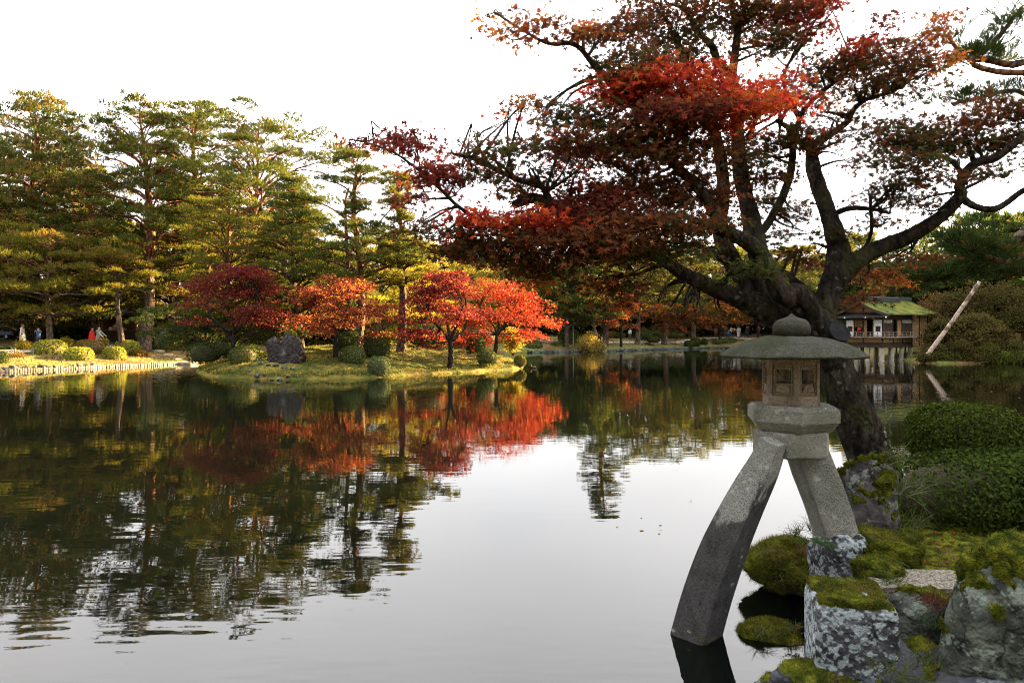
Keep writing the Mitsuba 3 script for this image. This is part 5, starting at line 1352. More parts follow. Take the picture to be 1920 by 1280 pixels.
pts = np.repeat(POND[sB], 34, 0) + np.repeat(dirs[sB], 34, 0) * (rng.random((len(sB) * 34, 1)) * 5 + .15) + rng.normal(size=(len(sB) * 34, 2)) * .5
pts = pts[sdist(POND, pts) < -.15]
v, f, m = blades(np.column_stack([pts, bank_z(pts)]), unit(rng.normal(size=(len(pts), 3)) * .5 + [0, 0, 1]), .24, .05, rng, .8, 2)
k = thing('grass', 'patchy dry and green grass on the sloping banks', 'grass', kind='stuff')
part(k, '', (v, f), 'm_leaf', color=np.repeat(vary(rng, (.115, .095, .028), len(pts), .45, .35), m, 0))

# the dark boulder of the island
k = thing('boulder', 'big dark split boulder standing at the shore of the island', 'boulder')
bz = P(540, 664, 38.2)
m1 = rock_mesh((bz[0] + .26, bz[1], bz[2] + .02), (1.45, 1.2, 2.5), 91, p=5, rough=.16, tilt=(0, .06), sub=4)
m2 = rock_mesh((bz[0] - .66, bz[1] + .1, bz[2] + .05), (.85, 1.1, 2.4), 95, p=4.2, rough=.18, tilt=(0, -.22), sub=4)
part(k, 'stone', m1, 'm_rock_brown', smooth=45)
part(k, 'stone', m2, 'm_rock_brown', smooth=45)
mc = moss_cap(m1, .72, .12, 3)
part(k, 'moss', mc, 'm_moss', smooth=True)

# floating leaves
rng = np.random.default_rng(830)
n = 130
pp = np.vstack([np.array([PW(rng.uniform(1640, 1915), rng.uniform(690, 790)) for _ in range(88)]), np.array([PW(rng.uniform(1120, 1300), rng.uniform(880, 1010)) for _ in range(8)]), np.array([PW(rng.uniform(900, 1500), rng.uniform(700, 800)) for _ in range(34)])])
pp[:, 2] = .004
nr = unit(np.column_stack([rng.normal(size=(n, 2)) * .12, np.ones(n)]))
v, f = leaf_quads(pp, nr, rng, .055, .9, .12)
k = thing('floating_leaves', 'fallen leaves floating here and there on the pond', 'leaves', kind='stuff')
part(k, '', (v, f), 'm_leaf', color=np.repeat(vary(rng, (.32, .22, .10), n, .4, .3), 4, 0))

# ------------------------------------------------------------------ leaning support pole, posts
k = thing('support_pole', 'long leaning pale pole standing in the water right of the tea house', 'pole')
a, b = P(1724, 684, 54.2), P(1837, 528, 51.5)
part(k, 'shaft', tube(spline([a - (b - a) * .06, a, a * .5 + b * .5 + [.06, 0, -.05], b], 40), np.linspace(.19, .13, 40), 14, .07, 4), 'm_prop', smooth=True)
d_ = unit(b - a)
part(k, 'rope_lashing', merge(*[tube(np.array([b - d_ * (.25 + .09 * q) + .17 * (np.cos(t) * np.cross(d_, [0, 1.0, 0]) + np.sin(t) * np.cross(d_, np.cross(d_, [0, 1.0, 0]))) for t in np.linspace(0, 6.283, 14)]), .035, 5) for q in range(4)]), 'm_old_wood', smooth=True)
k = thing('thin_post', 'thin pale post with a slanted brace under the dark far pine', 'post')
c = on_bank(1075, 84)
part(k, 'shaft', tube([c - [0, 0, .2], c + [0, 0, 3.9]], [.09, .07], 8), 'm_old_wood', smooth=40)
part(k, 'brace', tube([c + [-.1, 0, 3.2], c + [.95, .2, 4.6]], [.05, .04], 6), 'm_old_wood', smooth=40)


# ------------------------------------------------------------------ tea house over the water
A = math.radians(60)
TC = np.array([(1655 - CX) / F * 57, 57.0, 0])
UH, VH = np.array([-math.cos(A), math.sin(A), 0]), np.array([math.sin(A), math.cos(A), 0])
LU, LV = 3.4, 4.3
th_ = thing('tea_house', 'small wooden tea house on stone pillars over the water with a moss covered roof', 'tea house')


def tl(m):
    v, f = m
    w = TC + v[:, :1] * UH + v[:, 1:2] * VH + np.array([0, 0, 1.0]) * v[:, 2:]
    return w, np.asarray(f)[:, ::-1]


def tb(u0, u1, v0, v1, z0, z1, bev=.01):
    return tl(box((u0 + u1) / 2, (v0 + v1) / 2, (z0 + z1) / 2, abs(u1 - u0), abs(v1 - v0), abs(z1 - z0), bev))


def tp(name, m, mat, parent=th_, **kw):
    return part(parent, name, m, mat, **kw)


rng = np.random.default_rng(850)
for u, v in [(.12, .12), (1.35, .12), (2.4, .12), (3.25, .12), (.12, 1.5), (.12, 2.9), (.12, 4.2), (1.9, 2.2), (3.25, 2.2), (1.9, 4.2), (3.25, 4.2)]:
    tp('pillar', tl(tube([[u, v, -.9], [u + .02, v, .1], [u, v, .7], [u, v, 1.16]], [.21, .19, .17, .16], 11, .16, int(u * 7 + v * 3))), 'm_old_wood' if v > .5 and u > .5 else 'm_palestone', smooth=50)
for u, v in [(.7, .14), (2.0, .14), (2.9, .14), (.14, 2.2), (.14, 3.5)]:
    tp('strut', tb(u - .05, u + .05, v - .05, v + .05, -.4, 1.16), 'm_dark_wood')
tp('floor_beam', tb(-.10, LU + .10, -.10, .10, 1.15, 1.30), 'm_dark_wood')
tp('floor_beam', tb(-.10, .10, .102, LV + .1, 1.15, 1.30), 'm_dark_wood')
tp('skirt', tb(.0, LU, .0, .06, 1.302, 1.58), 'm_dark_wood')
tp('skirt', tb(.0, .06, .062, LV, 1.302, 1.58), 'm_dark_wood')
tp('wall', tb(.01, LU, .01, .07, 1.582, 1.97), 'm_plaster', label='ochre plaster band below the deck')
tp('wall', tb(.01, .07, .072, LV, 1.582, 1.97), 'm_plaster')
for u in (.0, 1.7, 3.34):
    tp('post', tb(u - .03, u + .06, -.03, .05, 1.304, 1.968), 'm_dark_wood')
for v in (1.45, 2.8, 4.25):
    tp('post', tb(-.03, .05, v, v + .08, 1.304, 1.968), 'm_dark_wood')
tp('deck', tb(-.5, LU + .1, -.5, LV + .1, 1.972, 2.07, .015), 'm_old_wood')
for u in (.05, 1.7, 3.2):
    tp('bracket', tl(tube([[u, .0, 1.62], [u, -.45, 1.96]], .035, 5)), 'm_old_wood')
for v in (1.0, 2.4, 4.0):
    tp('bracket', tl(tube([[.0, v, 1.62], [-.45, v, 1.96]], .035, 5)), 'm_old_wood')
for u in np.arange(-.44, LU + .1, .62):
    tp('railing_post', tb(u - .025, u + .025, -.47, -.42, 2.072, 2.44), 'm_old_wood')
for v in np.arange(.15, LV, .62):
    tp('railing_post', tb(-.47, -.42, v - .025, v + .025, 2.072, 2.44), 'm_old_wood')
for z in (2.20, 2.40):
    tp('rail', tb(-.5, LU + .15, -.475, -.425, z, z + .04), 'm_old_wood')
    tp('rail', tb(-.475, -.425, -.42, LV + .15, z + .001, z + .041), 'm_old_wood')
# front bays, between posts
zt_, z0_ = 3.50, 2.072
for u in (.0, .85, 1.70, 2.55, 3.35):
    tp('post', tb(u - .05, u + .05, -.02, .08, z0_, zt_), 'm_dark_wood')
for u0, u1 in ((.05, .80), (2.60, 3.30)):
    k = tp('paper_screen', tb(u0, u1, .012, .04, 2.10, 3.46), 'm_paper', label='white paper screen with a small dark window')
    uc = (u0 + u1) / 2 - .02
    tp('window', tb(uc - .20, uc + .20, .004, .0112, 2.50, 2.94, 0), 'm_dark_wood', parent=k)
    for a_, b_ in ((uc - .22, uc - .20), (uc + .20, uc + .22)):
        tp('frame', tb(a_, b_, -.004, .011, 2.48, 2.96, 0), 'm_old_wood', parent=k)
lat = tp('lattice_window', tb(1.75, 2.50, .03, .04, 2.90, 3.46, 0), 'm_plaster')
for q in range(5):
    tp('bar', tb(1.81 + .14 * q, 1.83 + .14 * q, .012, .029, 2.90, 3.46, 0), 'm_dark_wood', parent=lat)
for q in range(4):
    tp('bar', tb(1.755, 2.495, .005, .0115, 2.95 + .14 * q, 2.97 + .14 * q, 0), 'm_dark_wood', parent=lat)
tp('sill', tb(1.75, 2.50, -.01, .06, 2.86, 2.898), 'm_dark_wood')
tp('sliding_panel', tb(1.40, 1.68, .02, .05, 2.10, 3.46), 'm_plaster')
tp('head_beam', tb(-.06, LU + .02, -.03, .09, 3.502, 3.64), 'm_dark_wood')
tp('head_beam', tb(-.03, .09, .092, LV + .05, 3.502, 3.64), 'm_dark_wood')
tp('wall', tb(.0, LU, .0, .07, 3.642, 4.02), 'm_plaster')
tp('wall', tb(.0, .07, .072, LV, 3.642, 4.02), 'm_dark_wood')
# side bays
for v in (1.42, 2.05, 2.75, 4.25):
    tp('post', tb(-.02, .08, v - .05, v + .05, z0_, zt_), 'm_dark_wood')
for v0, v1 in ((.10, 1.37), (2.80, 4.20)):
    bd = tp('board_shutter', tb(.02, .05, v0, v1, 2.10, 3.20), 'm_dark_wood')
    nb = 6
    for q in range(nb):
        w = (v1 - v0) / nb
        tp('board', tb(.004, .0195, v0 + q * w + .008, v0 + (q + 1) * w - .008, 2.102, 3.198, .004), 'm_dark_wood', parent=bd)
    tp('roller_blind', tb(-.005, .03, v0, v1, 3.21, 3.47), 'm_palestone', label='pale rolled bamboo blind above the board shutter')
tp('sliding_panel', tb(.03, .05, 2.10, 2.70, 2.10, 3.46), 'm_plaster')
tp('interior_wall', tb(.1, LU, LV - .08, LV, 2.072, 4.0), 'm_plaster')
tp('interior_wall', tb(LU - .08, LU, .1, LV - .09, 2.072, 4.0), 'm_plaster')
tp('interior_wall', tb(1.2, 1.26, 1.4, LV - .09, 2.072, 3.9), 'm_plaster')
tp('ceiling', tb(.08, LU - .09, .08, LV - .09, 3.95, 4.0), 'm_dark_wood')
k = thing('red_cloth', 'red cloth or cushion on the sill behind the lattice of the tea house', 'cloth')
v, f = lathe([(0, .34), (.08, .33), (.17, .25), (.21, .12), (.20, 0), (0, 0)], 14)
part(k, '', tl((v + [2.12, .14, 2.9 - .34 + .0], f)), 'm_matte', smooth=True, color=(.55, .04, .03))
part('tea_house', 'bench', tb(2.0, 2.7, .08, .45, 2.072, 2.56), 'm_dark_wood')


def roof_slab(u0, z0, u1, z1, v0, v1, t, nu=10, nv=24, amp=.02, seed=0):
    """a sagging roof slope from eave (u0, z0) up to ridge (u1, z1)"""
    s = np.linspace(0, 1, nu); w = np.linspace(v0, v1, nv)
    S, W = np.meshgrid(s, w, indexing='ij')
    U = u0 + (u1 - u0) * S
    Z = z0 + (z1 - z0) * (S - .10 * np.sin(np.pi * S))
    top = np.stack([U, W, Z + amp * (meshkit.fbm(np.stack([U * 2, W * 2, Z], -1), 3, seed) - .5) * 2], -1).reshape(-1, 3)
    bot = np.stack([U, W, Z - t], -1).reshape(-1, 3)
    i, j = np.meshgrid(np.arange(nu - 1), np.arange(nv - 1), indexing='ij')
    q = np.stack([i * nv + j, (i + 1) * nv + j, (i + 1) * nv + j + 1, i * nv + j + 1], -1).reshape(-1, 4)
    n = nu * nv
    rim = np.concatenate([np.arange(nv), np.arange(1, nu) * nv + nv - 1, (nu - 1) * nv + np.arange(nv - 2, -1, -1), np.arange(nu - 2, 0, -1) * nv])
    r2 = np.roll(rim, -1)
    qs = np.stack([rim, r2, r2 + n, rim + n], -1)
    return np.vstack([top, bot]), np.vstack([q, q[:, ::-1] + n, qs])


UM = LU / 2
sl = roof_slab(-.85, 3.96, UM, 5.12, -.75, LV + .9, .10, seed=3, amp=.03)
rf = tp('roof', tl(sl), 'm_roof_moss', smooth=40, label='yellow green moss covered roof slope')
sl = roof_slab(LU + .85, 3.96, UM + .0, 5.12, -.75, LV + .9, .10, seed=4)
tp('roof', tl(sl), 'm_tile', smooth=40)
for q, (w_, h0, h1) in enumerate([(.34, 5.06, 5.22), (.26, 5.222, 5.36), (.30, 5.362, 5.40)]):
    tp('ridge', tb(UM - w_ / 2, UM + w_ / 2, -.8, LV + .9, h0, h1), 'm_tile')
tp('ridge_cap', tl(tube([[UM, -.85, 5.42], [UM, LV + .9, 5.42]], .085, 10)), 'm_tile', smooth=40)
for q in range(19):
    v = -.7 + q * .32
    tp('ridge_tile', tl(tube([[UM - .20, v, 5.20], [UM, v, 5.30], [UM + .20, v, 5.20]], .05, 6)), 'm_tile', smooth=40)
for sg, u0 in ((1, -.85), (-1, LU + .85)):                                          # barge boards of the gable
    s = np.linspace(0, 1, 8)
    U = u0 + (UM - u0) * s; Z = 3.92 + 1.16 * (s - .10 * np.sin(np.pi * s))
    v = np.vstack([np.column_stack([U, np.full(8, -.80 + dv), Z + dz]) for dv in (0, .05) for dz in (-.20, .03)])
    q = np.array([[i, i + 1, 8 + i + 1, 8 + i] for i in range(7)])
    f = np.vstack([q, q[:, ::-1] + 16, [[i, i + 16, i + 17, i + 1] for i in range(7)], [[8 + i, 9 + i, 25 + i, 24 + i] for i in range(7)], [[0, 8, 24, 16]]])
    tp('barge_board', tl((v, f)), 'm_dark_wood')
g = np.array([[-.05, .0, 4.02], [LU + .05, .0, 4.02], [UM, .0, 5.04], [-.05, .06, 4.02], [LU + .05, .06, 4.02], [UM, .06, 5.04]])
tp('gable_wall', tl((g, np.array([[0, 1, 2], [5, 4, 3], [0, 3, 4], [0, 4, 1], [1, 4, 5], [1, 5, 2], [2, 5, 3], [2, 3, 0]]))), 'm_plaster', label='ochre plaster triangle of the gable')
tp('gable_post', tb(UM - .06, UM + .06, -.03, -.002, 4.02, 4.98), 'm_dark_wood')
tp('gable_beam', tb(-.5, LU + .5, -.08, -.032, 4.02, 4.14), 'm_dark_wood')
# tiled pent roof under the gable: rows of round tiles
pr = tp('pent_roof', tl((np.array([[-.85, -.92, 3.70], [LU + .85, -.92, 3.70], [LU + .85, .0, 4.02], [-.85, .0, 4.02], [-.85, -.92, 3.64], [LU + .85, -.92, 3.64], [LU + .85, .0, 3.95], [-.85, .0, 3.95]]), np.array([[0, 1, 2, 3], [7, 6, 5, 4], [0, 4, 5, 1], [1, 5, 6, 2], [2, 6, 7, 3], [3, 7, 4, 0]]))), 'm_tile')
for q in range(23):
    u = -.8 + q * (LU + 1.6) / 22
    tp('round_tile', tl(tube([[u, -.95, 3.71], [u, -.5, 3.865], [u, .0, 4.04]], .055, 6)), 'm_tile', parent=pr, smooth=40)
for q in range(13):
    tp('rafter', tl(box(-.2 + q * .36, -.45, 3.66 + .0, .05, .9, .06)), 'm_dark_wood')
for q in range(15):
    tp('rafter', tl(box(-.42, -.5 + q * .38, 3.93, .84, .05, .07)), 'm_dark_wood')
for u, v in ((-.85, -.95), (LU + .8, -.95), (.9, -.97), (2.8, -.97)):
    tp('eave_lamp_hook', tl(trimesh_sphere := (np.array(trimesh.creation.icosphere(subdivisions=1, radius=.06).vertices) + [u, v, 3.66], np.array(trimesh.creation.icosphere(subdivisions=1).faces))), 'm_paper', smooth=True)
# the rear wing on the bank
tp('wall', tb(.3, LU + 1.0, LV + .1, LV + 3.0, 1.2, 4.1), 'm_plaster')
for v in (LV + .1, LV + 1.6, LV + 2.9):
    tp('post', tb(.26, .36, v - .05, v + .05, 1.2, 4.1), 'm_dark_wood')
sl = roof_slab(-.5, 4.1, UM + .5, 5.35, LV + 1.0, LV + 3.4, .12, seed=5)
tp('roof', tl(sl), 'm_roof_moss', smooth=40)
sl = roof_slab(LU + 1.9, 4.1, UM + .5, 5.35, LV + 1.0, LV + 3.4, .12, seed=6)
tp('roof', tl(sl), 'm_roof_moss', smooth=40)
tp('ridge', tb(UM + .34, UM + .66, LV + .95, LV + 3.5, 5.30, 5.62), 'm_tile')
tp('gable_wall', tl((g * [1, 1, 1.0] + [.5, LV + 1.05, .1], np.array([[0, 1, 2], [5, 4, 3], [0, 3, 4], [0, 4, 1], [1, 4, 5], [1, 5, 2], [2, 5, 3], [2, 3, 0]]))), 'm_plaster')
# low wooden gate and wall among the shrubs at the right
k = thing('garden_shed', 'small brown shed half hidden by the shrubs at the right shore', 'shed')
c = on_bank(1893, 57.0)
part(k, 'wall', at(box(0, 0, .85, 1.3, 1.0, 1.7, .02), c), 'm_plaster')
for u in (-.65, 0, .65):
    part(k, 'post', at(box(u, -.53, .9, .1, .1, 1.9, .01), c), 'm_dark_wood')
part(k, 'roof', at(box(0, -.1, 1.9, 1.8, 1.6, .12, .03), c), 'm_tile')


# ------------------------------------------------------------------ people
def limb_hull(joints, edge, iters=8, seg=12):
    """hull of the spheres at both ends of every bone, joined and smoothed: joints = list of ((p, r), (p, r))"""
    m = m3.Manifold()
    sp = lambda p, r: m3.Manifold.sphere(r, seg).translate(tuple(float(x) for x in p))
    for (a, ra), (b, rb) in joints:
        m = m + m3.Manifold.batch_hull([sp(a, ra), sp(b, rb)])
    v, f = man(m.refine_to_length(edge))
    t = trimesh.Trimesh(v, f, process=True)
    if iters:
        trimesh.smoothing.filter_taubin(t, iterations=iters)
    return np.array(t.vertices), np.array(t.faces)


def person(label, loc, face, h=1.65, top=(.3, .3, .3), legs=(.08, .08, .1), hair=(.03, .02, .015), skin=(.48, .30, .21), coat=0.0, step=.18, arms=((.12, .0), (-.1, .0)), long_hair=False, cape=False, hat=None, lean=0.0, group=None, detail=True):
    """local axes: x to the person's right, y ahead; face: the heading in degrees clockwise from +y. arms: (swing ahead in rad, elbow bend) of left, right; coat: length of a skirt or coat below the hip as a share of the leg"""
    s = h / 1.70
    V = lambda x, y, z: np.array([x, y + lean * max(0, z - .9), z]) * s
    hipz, sh = .90, 1.40
    k = thing('person', label, 'person', group)
    hp, ft = {}, {}
    for sd, st in ((-1, step), (1, -step)):
        hp[sd] = V(sd * .095, 0, hipz)
        kn = V(sd * .10, st * .55 + .04, .49); an = V(sd * .10, st - .03, .085)
        ft[sd] = (kn, an)
    J = []
    for sd in (-1, 1):
        kn, an = ft[sd]
        J += [((hp[sd], .085 * s), (kn, .058 * s)), ((kn, .058 * s), (an, .042 * s)), ((an, .042 * s), (an + V(0, .13, -.045) - V(0, 0, 0), .036 * s))]
    J += [((hp[-1], .10 * s), (hp[1], .10 * s)), ((V(0, 0, .95), .125 * s), (V(0, 0, 1.18), .12 * s)), ((V(0, 0, 1.18), .12 * s), (V(-.09, 0, 1.33), .10 * s)), ((V(0, 0, 1.18), .12 * s), (V(.09, 0, 1.33), .10 * s)),
          ((V(-.15, 0, sh), .055 * s), (V(.15, 0, sh), .055 * s)), ((V(0, .0, 1.38), .055 * s), (V(0, .015, 1.52), .05 * s))]
    head = V(0, .03, 1.60)
    J += [((head, .092 * s), (head + V(0, .012, -.055) - V(0, 0, 0), .075 * s)), ((head + np.array([0, .075, -.02]) * s, .022 * s), (head + np.array([0, .092, -.035]) * s, .016 * s)), ((head + np.array([0, .06, -.085]) * s, .03 * s), (head + np.array([0, .07, -.09]) * s, .026 * s))]
    for e in (-1, 1):
        J += [((head + np.array([e * .088, -.01, -.01]) * s, .018 * s), (head + np.array([e * .09, -.015, -.045]) * s, .012 * s))]
    arm = {}
    for sd, (sw, bend) in zip((-1, 1), arms):
        a = V(sd * .19, 0, sh - .02)
        up = np.array([sd * .12, math.sin(sw), -math.cos(sw)]); up /= np.linalg.norm(up)
        el = a + up * .28 * s
        fo = np.array([sd * .02 - .2 * sd * (bend > .8), math.sin(sw + bend), -math.cos(sw + bend)]); fo /= np.linalg.norm(fo)
        wr = el + fo * .24 * s
        J += [((a, .052 * s), (el, .042 * s)), ((el, .042 * s), (wr, .028 * s))]
        pm = wr + fo * .075 * s
        J += [((wr, .026 * s), (pm, .034 * s))]
        side = np.cross(fo, [sd * 1.0, 0, 0]); side = side / (np.linalg.norm(side) + 1e-9)
        if detail:
            for q in range(4):
                b0 = pm + side * (q - 1.5) * .019 * s
                tip = b0 + (fo * (.07 - .008 * abs(q - 1.2)) + np.array([-sd, 0, 0]) * .022) * s
                J += [((b0, .0095 * s), (tip, .0075 * s))]
            J += [((wr + fo * .03 * s, .011 * s), (wr + (fo * .055 + side * .05) * s, .008 * s))]
        arm[sd] = (a, el, wr)
    R = lambda m: xf(m, -math.radians(face), loc)
    part(k, 'body', R(limb_hull(J, (.05 if detail else .14) * s, 4, 10 if detail else 6)), 'm_matte', smooth=True, color=skin)
    SJ = [((V(0, 0, .93), .15 * s), (V(0, 0, 1.18), .14 * s)), ((V(0, 0, 1.18), .14 * s), (V(-.10, 0, 1.33), .115 * s)), ((V(0, 0, 1.18), .14 * s), (V(.10, 0, 1.33), .115 * s)), ((V(-.17, 0, sh - .01), .068 * s), (V(.17, 0, sh - .01), .068 * s))]
    for sd in (-1, 1):
        a, el, wr = arm[sd]
        SJ += [((a, .066 * s), (el, .056 * s)), ((el, .056 * s), (el * .12 + wr * .88, .043 * s))]
    part(k, 'coat' if coat else 'shirt', R(limb_hull(SJ, .06 * s, 3, 10)), 'm_matte', smooth=True, color=top)
    if coat:
        zb = hipz * (1 - coat)
        prof = [(.165, .98), (.19, .85), (.21, (zb + .9) / 2), (.245, zb + .02), (.235, zb)]
        v, f = lathe(np.array(prof)[::-1], 22)
        fold = 1 + .06 * np.sin(7 * np.arctan2(v[:, 1], v[:, 0])) * np.clip((1.0 - v[:, 2]) * 2, 0, 1)
        v = v * np.column_stack([fold, fold * .85, np.ones(len(v))])
        part(k, 'skirt', R((v * s, f)), 'm_matte', smooth=True, color=top)
    if cape:
        v, f = lathe([(.30, .72), (.29, .80), (.25, 1.05), (.21, 1.28), (.14, 1.42), (.075, 1.47)], 24)
        fold = 1 + .05 * np.sin(9 * np.arctan2(v[:, 1], v[:, 0]))
        part(k, 'cape', R((v * np.column_stack([fold, fold * .8, np.ones(len(v))]) * s, f)), 'm_matte', smooth=True, color=top)
    TJ = []
    for sd in (-1, 1):
        kn, an = ft[sd]
        TJ += [((hp[sd], .105 * s), (kn, .075 * s)), ((kn, .075 * s), (an + [0, 0, .03 * s], .058 * s))]
    TJ += [((hp[-1], .115 * s), (hp[1], .115 * s))]
    part(k, 'trousers', R(limb_hull(TJ, .06 * s, 3, 10)), 'm_matte', smooth=True, color=legs)
    for sd in (-1, 1):
        an = ft[sd][1]
        part(k, 'shoe', R(limb_hull([((an + np.array([0, -.03, -.03]) * s, .045 * s), (an + np.array([0, .14, -.045]) * s, .038 * s))], .05 * s, 0, 10)), 'm_matte', smooth=True, color=(.04, .035, .035))
    HJ = [((head + np.array([0, -.02, .035]) * s, .098 * s), (head + np.array([0, -.035, -.03]) * s, .088 * s))]
    if long_hair:
        HJ += [((head + np.array([0, -.05, -.02]) * s, .085 * s), (head + np.array([0, -.07, -.22]) * s, .06 * s))]
    part(k, 'hair', R(limb_hull(HJ, .05 * s, 0, 12)), 'm_matte', smooth=True, color=hair)
    for e in (-1, 1):
        m = trimesh.creation.icosphere(subdivisions=1, radius=.011 * s)
        part(k, 'eye', R((np.array(m.vertices) + head + np.array([e * .034, .084, .0]) * s, np.array(m.faces))), 'm_gloss', smooth=True, color=(.02, .015, .01))
    if hat is not None:
        v, f = lathe([(0, .13), (.06, .12), (.10, .07), (.105, .03), (.15, .02), (.15, .01), (0, .01)], 16)
        part(k, 'hat', R((v * s + head + np.array([0, -.01, .04]) * s, f)), 'm_matte', smooth=40, color=hat)
    return k


def stand(px, D, dz=0.0):
    c = on_bank(px, D)
    c[2] += .03 + dz
    return c


person('person in a long cream coat with brown hair walking beside the blue pickup', stand(42, 51.2), 75, 1.66, (.70, .64, .60), (.12, .10, .1), (.14, .07, .03), coat=.55, long_hair=True)
person('person in a blue jacket raising both hands to take a photo on the left path', stand(72, 51.0, -.05), 150, 1.50, (.05, .11, .24), (.03, .03, .05), arms=((1.25, .9), (1.25, .9)), step=.03)
person('person in a bright red cape walking left of the man in grey', stand(172, 52.5), 85, 1.60, (.62, .025, .02), (.03, .03, .035), cape=True)
person('person in a grey sweater and khaki trousers pushing a stroller on the left path', stand(184, 52.2), 92, 1.74, (.23, .25, .22), (.30, .24, .17), arms=((.75, .15), (.75, .15)), step=.26, lean=.05)
person('person in white behind the counter of the kiosk', stand(218, 60.3, .1), 170, 1.62, (.75, .73, .70), (.05, .05, .05), step=0)
VG = 'visitors standing on the far path'
for q, (px, D, face, h, top, legs, kw) in enumerate([(1342, 99, 200, 1.64, (.42, .20, .05), (.10, .08, .06), {}), (1355, 98, 160, 1.70, (.03, .035, .06), (.03, .03, .04), {'hat': (.7, .7, .68)}), (1361, 99.2, 220, 1.60, (.16, .12, .12), (.05, .05, .06), {'coat': .3}), (1366, 97.2, 180, 1.18, (.03, .22, .55), (.04, .04, .06), {}),
                                                     (1371, 98.6, 140, 1.66, (.70, .68, .68), (.06, .06, .07), {'arms': ((1.2, .9), (1.2, .9))}), (1385, 98, 190, 1.68, (.66, .66, .68), (.4, .4, .42), {'coat': .75, 'long_hair': True}), (1399, 97.5, 100, 1.74, (.025, .03, .05), (.02, .02, .03), {'coat': .3}), (1403, 98.6, 250, 1.66, (.05, .05, .07), (.03, .03, .05), {}), (1422, 100, 200, 1.6, (.40, .18, .16), (.08, .06, .07), {})]):
    person(['person in an orange brown coat, leftmost on the far path', 'person in dark clothes with a pale hat on the far path', 'person in a dull brown coat between dark and white clothed visitors', 'small child in a bright blue jacket on the far path', 'person in a white top holding a camera on the far path',
            'person in a long pale robe standing alone on the far path', 'tall person in a long dark coat on the far path', 'person in dark jacket directly behind the tall dark coat', 'person in a reddish top rightmost on the far path'][q], stand(px, D + 6.5), face, h * 1.05, top, legs, detail=False, **kw)
person('person in white seen far off between the dark far pines', stand(1181, 96), 180, 1.62, (.7, .7, .7), (.1, .1, .12), detail=False)

# stroller pushed by the man
c = stand(198, 52.2)
k = thing('stroller', 'dark stroller with a white bag in front of the man in grey', 'stroller')
fr = [tube([c + [-.42, -.2, .98], c + [-.05, -.2, .45], c + [.32, -.2, .12]], .016, 6), tube([c + [-.42, .2, .98], c + [-.05, .2, .45], c + [.32, .2, .12]], .016, 6), tube([c + [-.42, -.2, .98], c + [-.42, .2, .98]], .016, 6),
      tube([c + [-.25, -.2, .12], c + [.12, -.2, .62]], .014, 6), tube([c + [-.25, .2, .12], c + [.12, .2, .62]], .014, 6)]
part(k, 'frame', merge(*fr), 'm_gloss', smooth=40, color=(.05, .05, .05))
v, f = lathe([(0, 0), (.17, .03), (.21, .16), (.20, .32), (.15, .36)], 16)
part(k, 'seat', at((v * [1.2, .9, 1], f), c + [0, 0, .34]), 'm_matte', smooth=40, color=(.05, .05, .06))
part(k, 'bag', at(box(-.30, 0, .72, .18, .30, .28, .04), c), 'm_matte', color=(.75, .74, .72))
for x, y in ((-.25, -.2), (-.25, .2), (.32, -.2), (.32, .2)):
    t = trimesh.creation.torus(.085, .02, 14, 6)
    v = np.array(t.vertices)[:, [0, 2, 1]]
    part(k, 'wheel', (v + c + [x, y, .105], np.array(t.faces)), 'm_matte', smooth=True, color=(.02, .02, .02))

# ------------------------------------------------------------------ blue pickup truck under the trees
c = on_bank(2, 58) + [0, 0, .0]
k = thing('pickup_truck', 'small dark blue pickup truck parked under the pines at the left edge', 'truck')
BL = (.02, .05, .17)
R = lambda m: xf(m, math.radians(-6), c)
hullbox = lambda pts: (lambda h: (np.array(h.vertices), np.array(h.faces)))(trimesh.convex.convex_hull(np.array(pts)))
cab = [(x, y, z) for y in (-.72, .72) for x, z in ((.35, .42), (1.62, .42), (1.68, .80), (1.62, 1.05))] + [(x, y, z) for y in (-.62, .62) for x, z in ((.38, 1.74), (.45, 1.78), (1.10, 1.78), (1.18, 1.74))] + [(.35, y, 1.1) for y in (-.72, .72)]
part(k, 'cab', R(hullbox(cab)), 'm_gloss', smooth=20, color=BL)
for sg in (-1, 1):
    g = np.array([(.50, sg * .715, 1.12), (1.42, sg * .715, 1.12), (1.10, sg * .66, 1.62), (.52, sg * .66, 1.62)]) + [0, sg * .012, 0]
    part(k, 'window', R((g, np.array([[0, 1, 2], [0, 2, 3]]))), 'm_gloss', color=(.02, .025, .03))
g = np.array([(1.60, -.60, 1.10), (1.60, .60, 1.10), (1.21, .54, 1.70), (1.21, -.54, 1.70)]) + [.022, 0, .01]
part(k, 'windscreen', R((g, np.array([[0, 1, 2], [0, 2, 3]]))), 'm_gloss', color=(.02, .025, .03))
part(k, 'chassis', R(box(-.1, 0, .40, 3.2, 1.1, .14, .02)), 'm_matte', color=(.02, .02, .02))
part(k, 'bed', R(box(-.70, 0, .66, 2.0, 1.44, .07, .01)), 'm_gloss', color=BL)
for y in (-.72, .72):
    part(k, 'bed_side', R(box(-.70, y, .85, 2.0, .035, .30, .01)), 'm_gloss', color=BL)
part(k, 'tailgate', R(box(-1.71, 0, .85, .035, 1.44, .30, .01)), 'm_gloss', color=BL)
part(k, 'guard_frame', R(merge(box(.27, 0, 1.35, .04, 1.36, .04), box(.27, -.66, 1.05, .04, .04, .7), box(.27, .66, 1.05, .04, .04, .7))), 'm_gloss', color=BL)
part(k, 'bumper', R(box(1.70, 0, .45, .10, 1.36, .18, .03)), 'm_gloss', color=(.05, .05, .05))
for y in (-.52, .52):
    part(k, 'headlight', R(box(1.675, y, .74, .05, .24, .15, .02)), 'm_gloss', color=(.6, .6, .58))
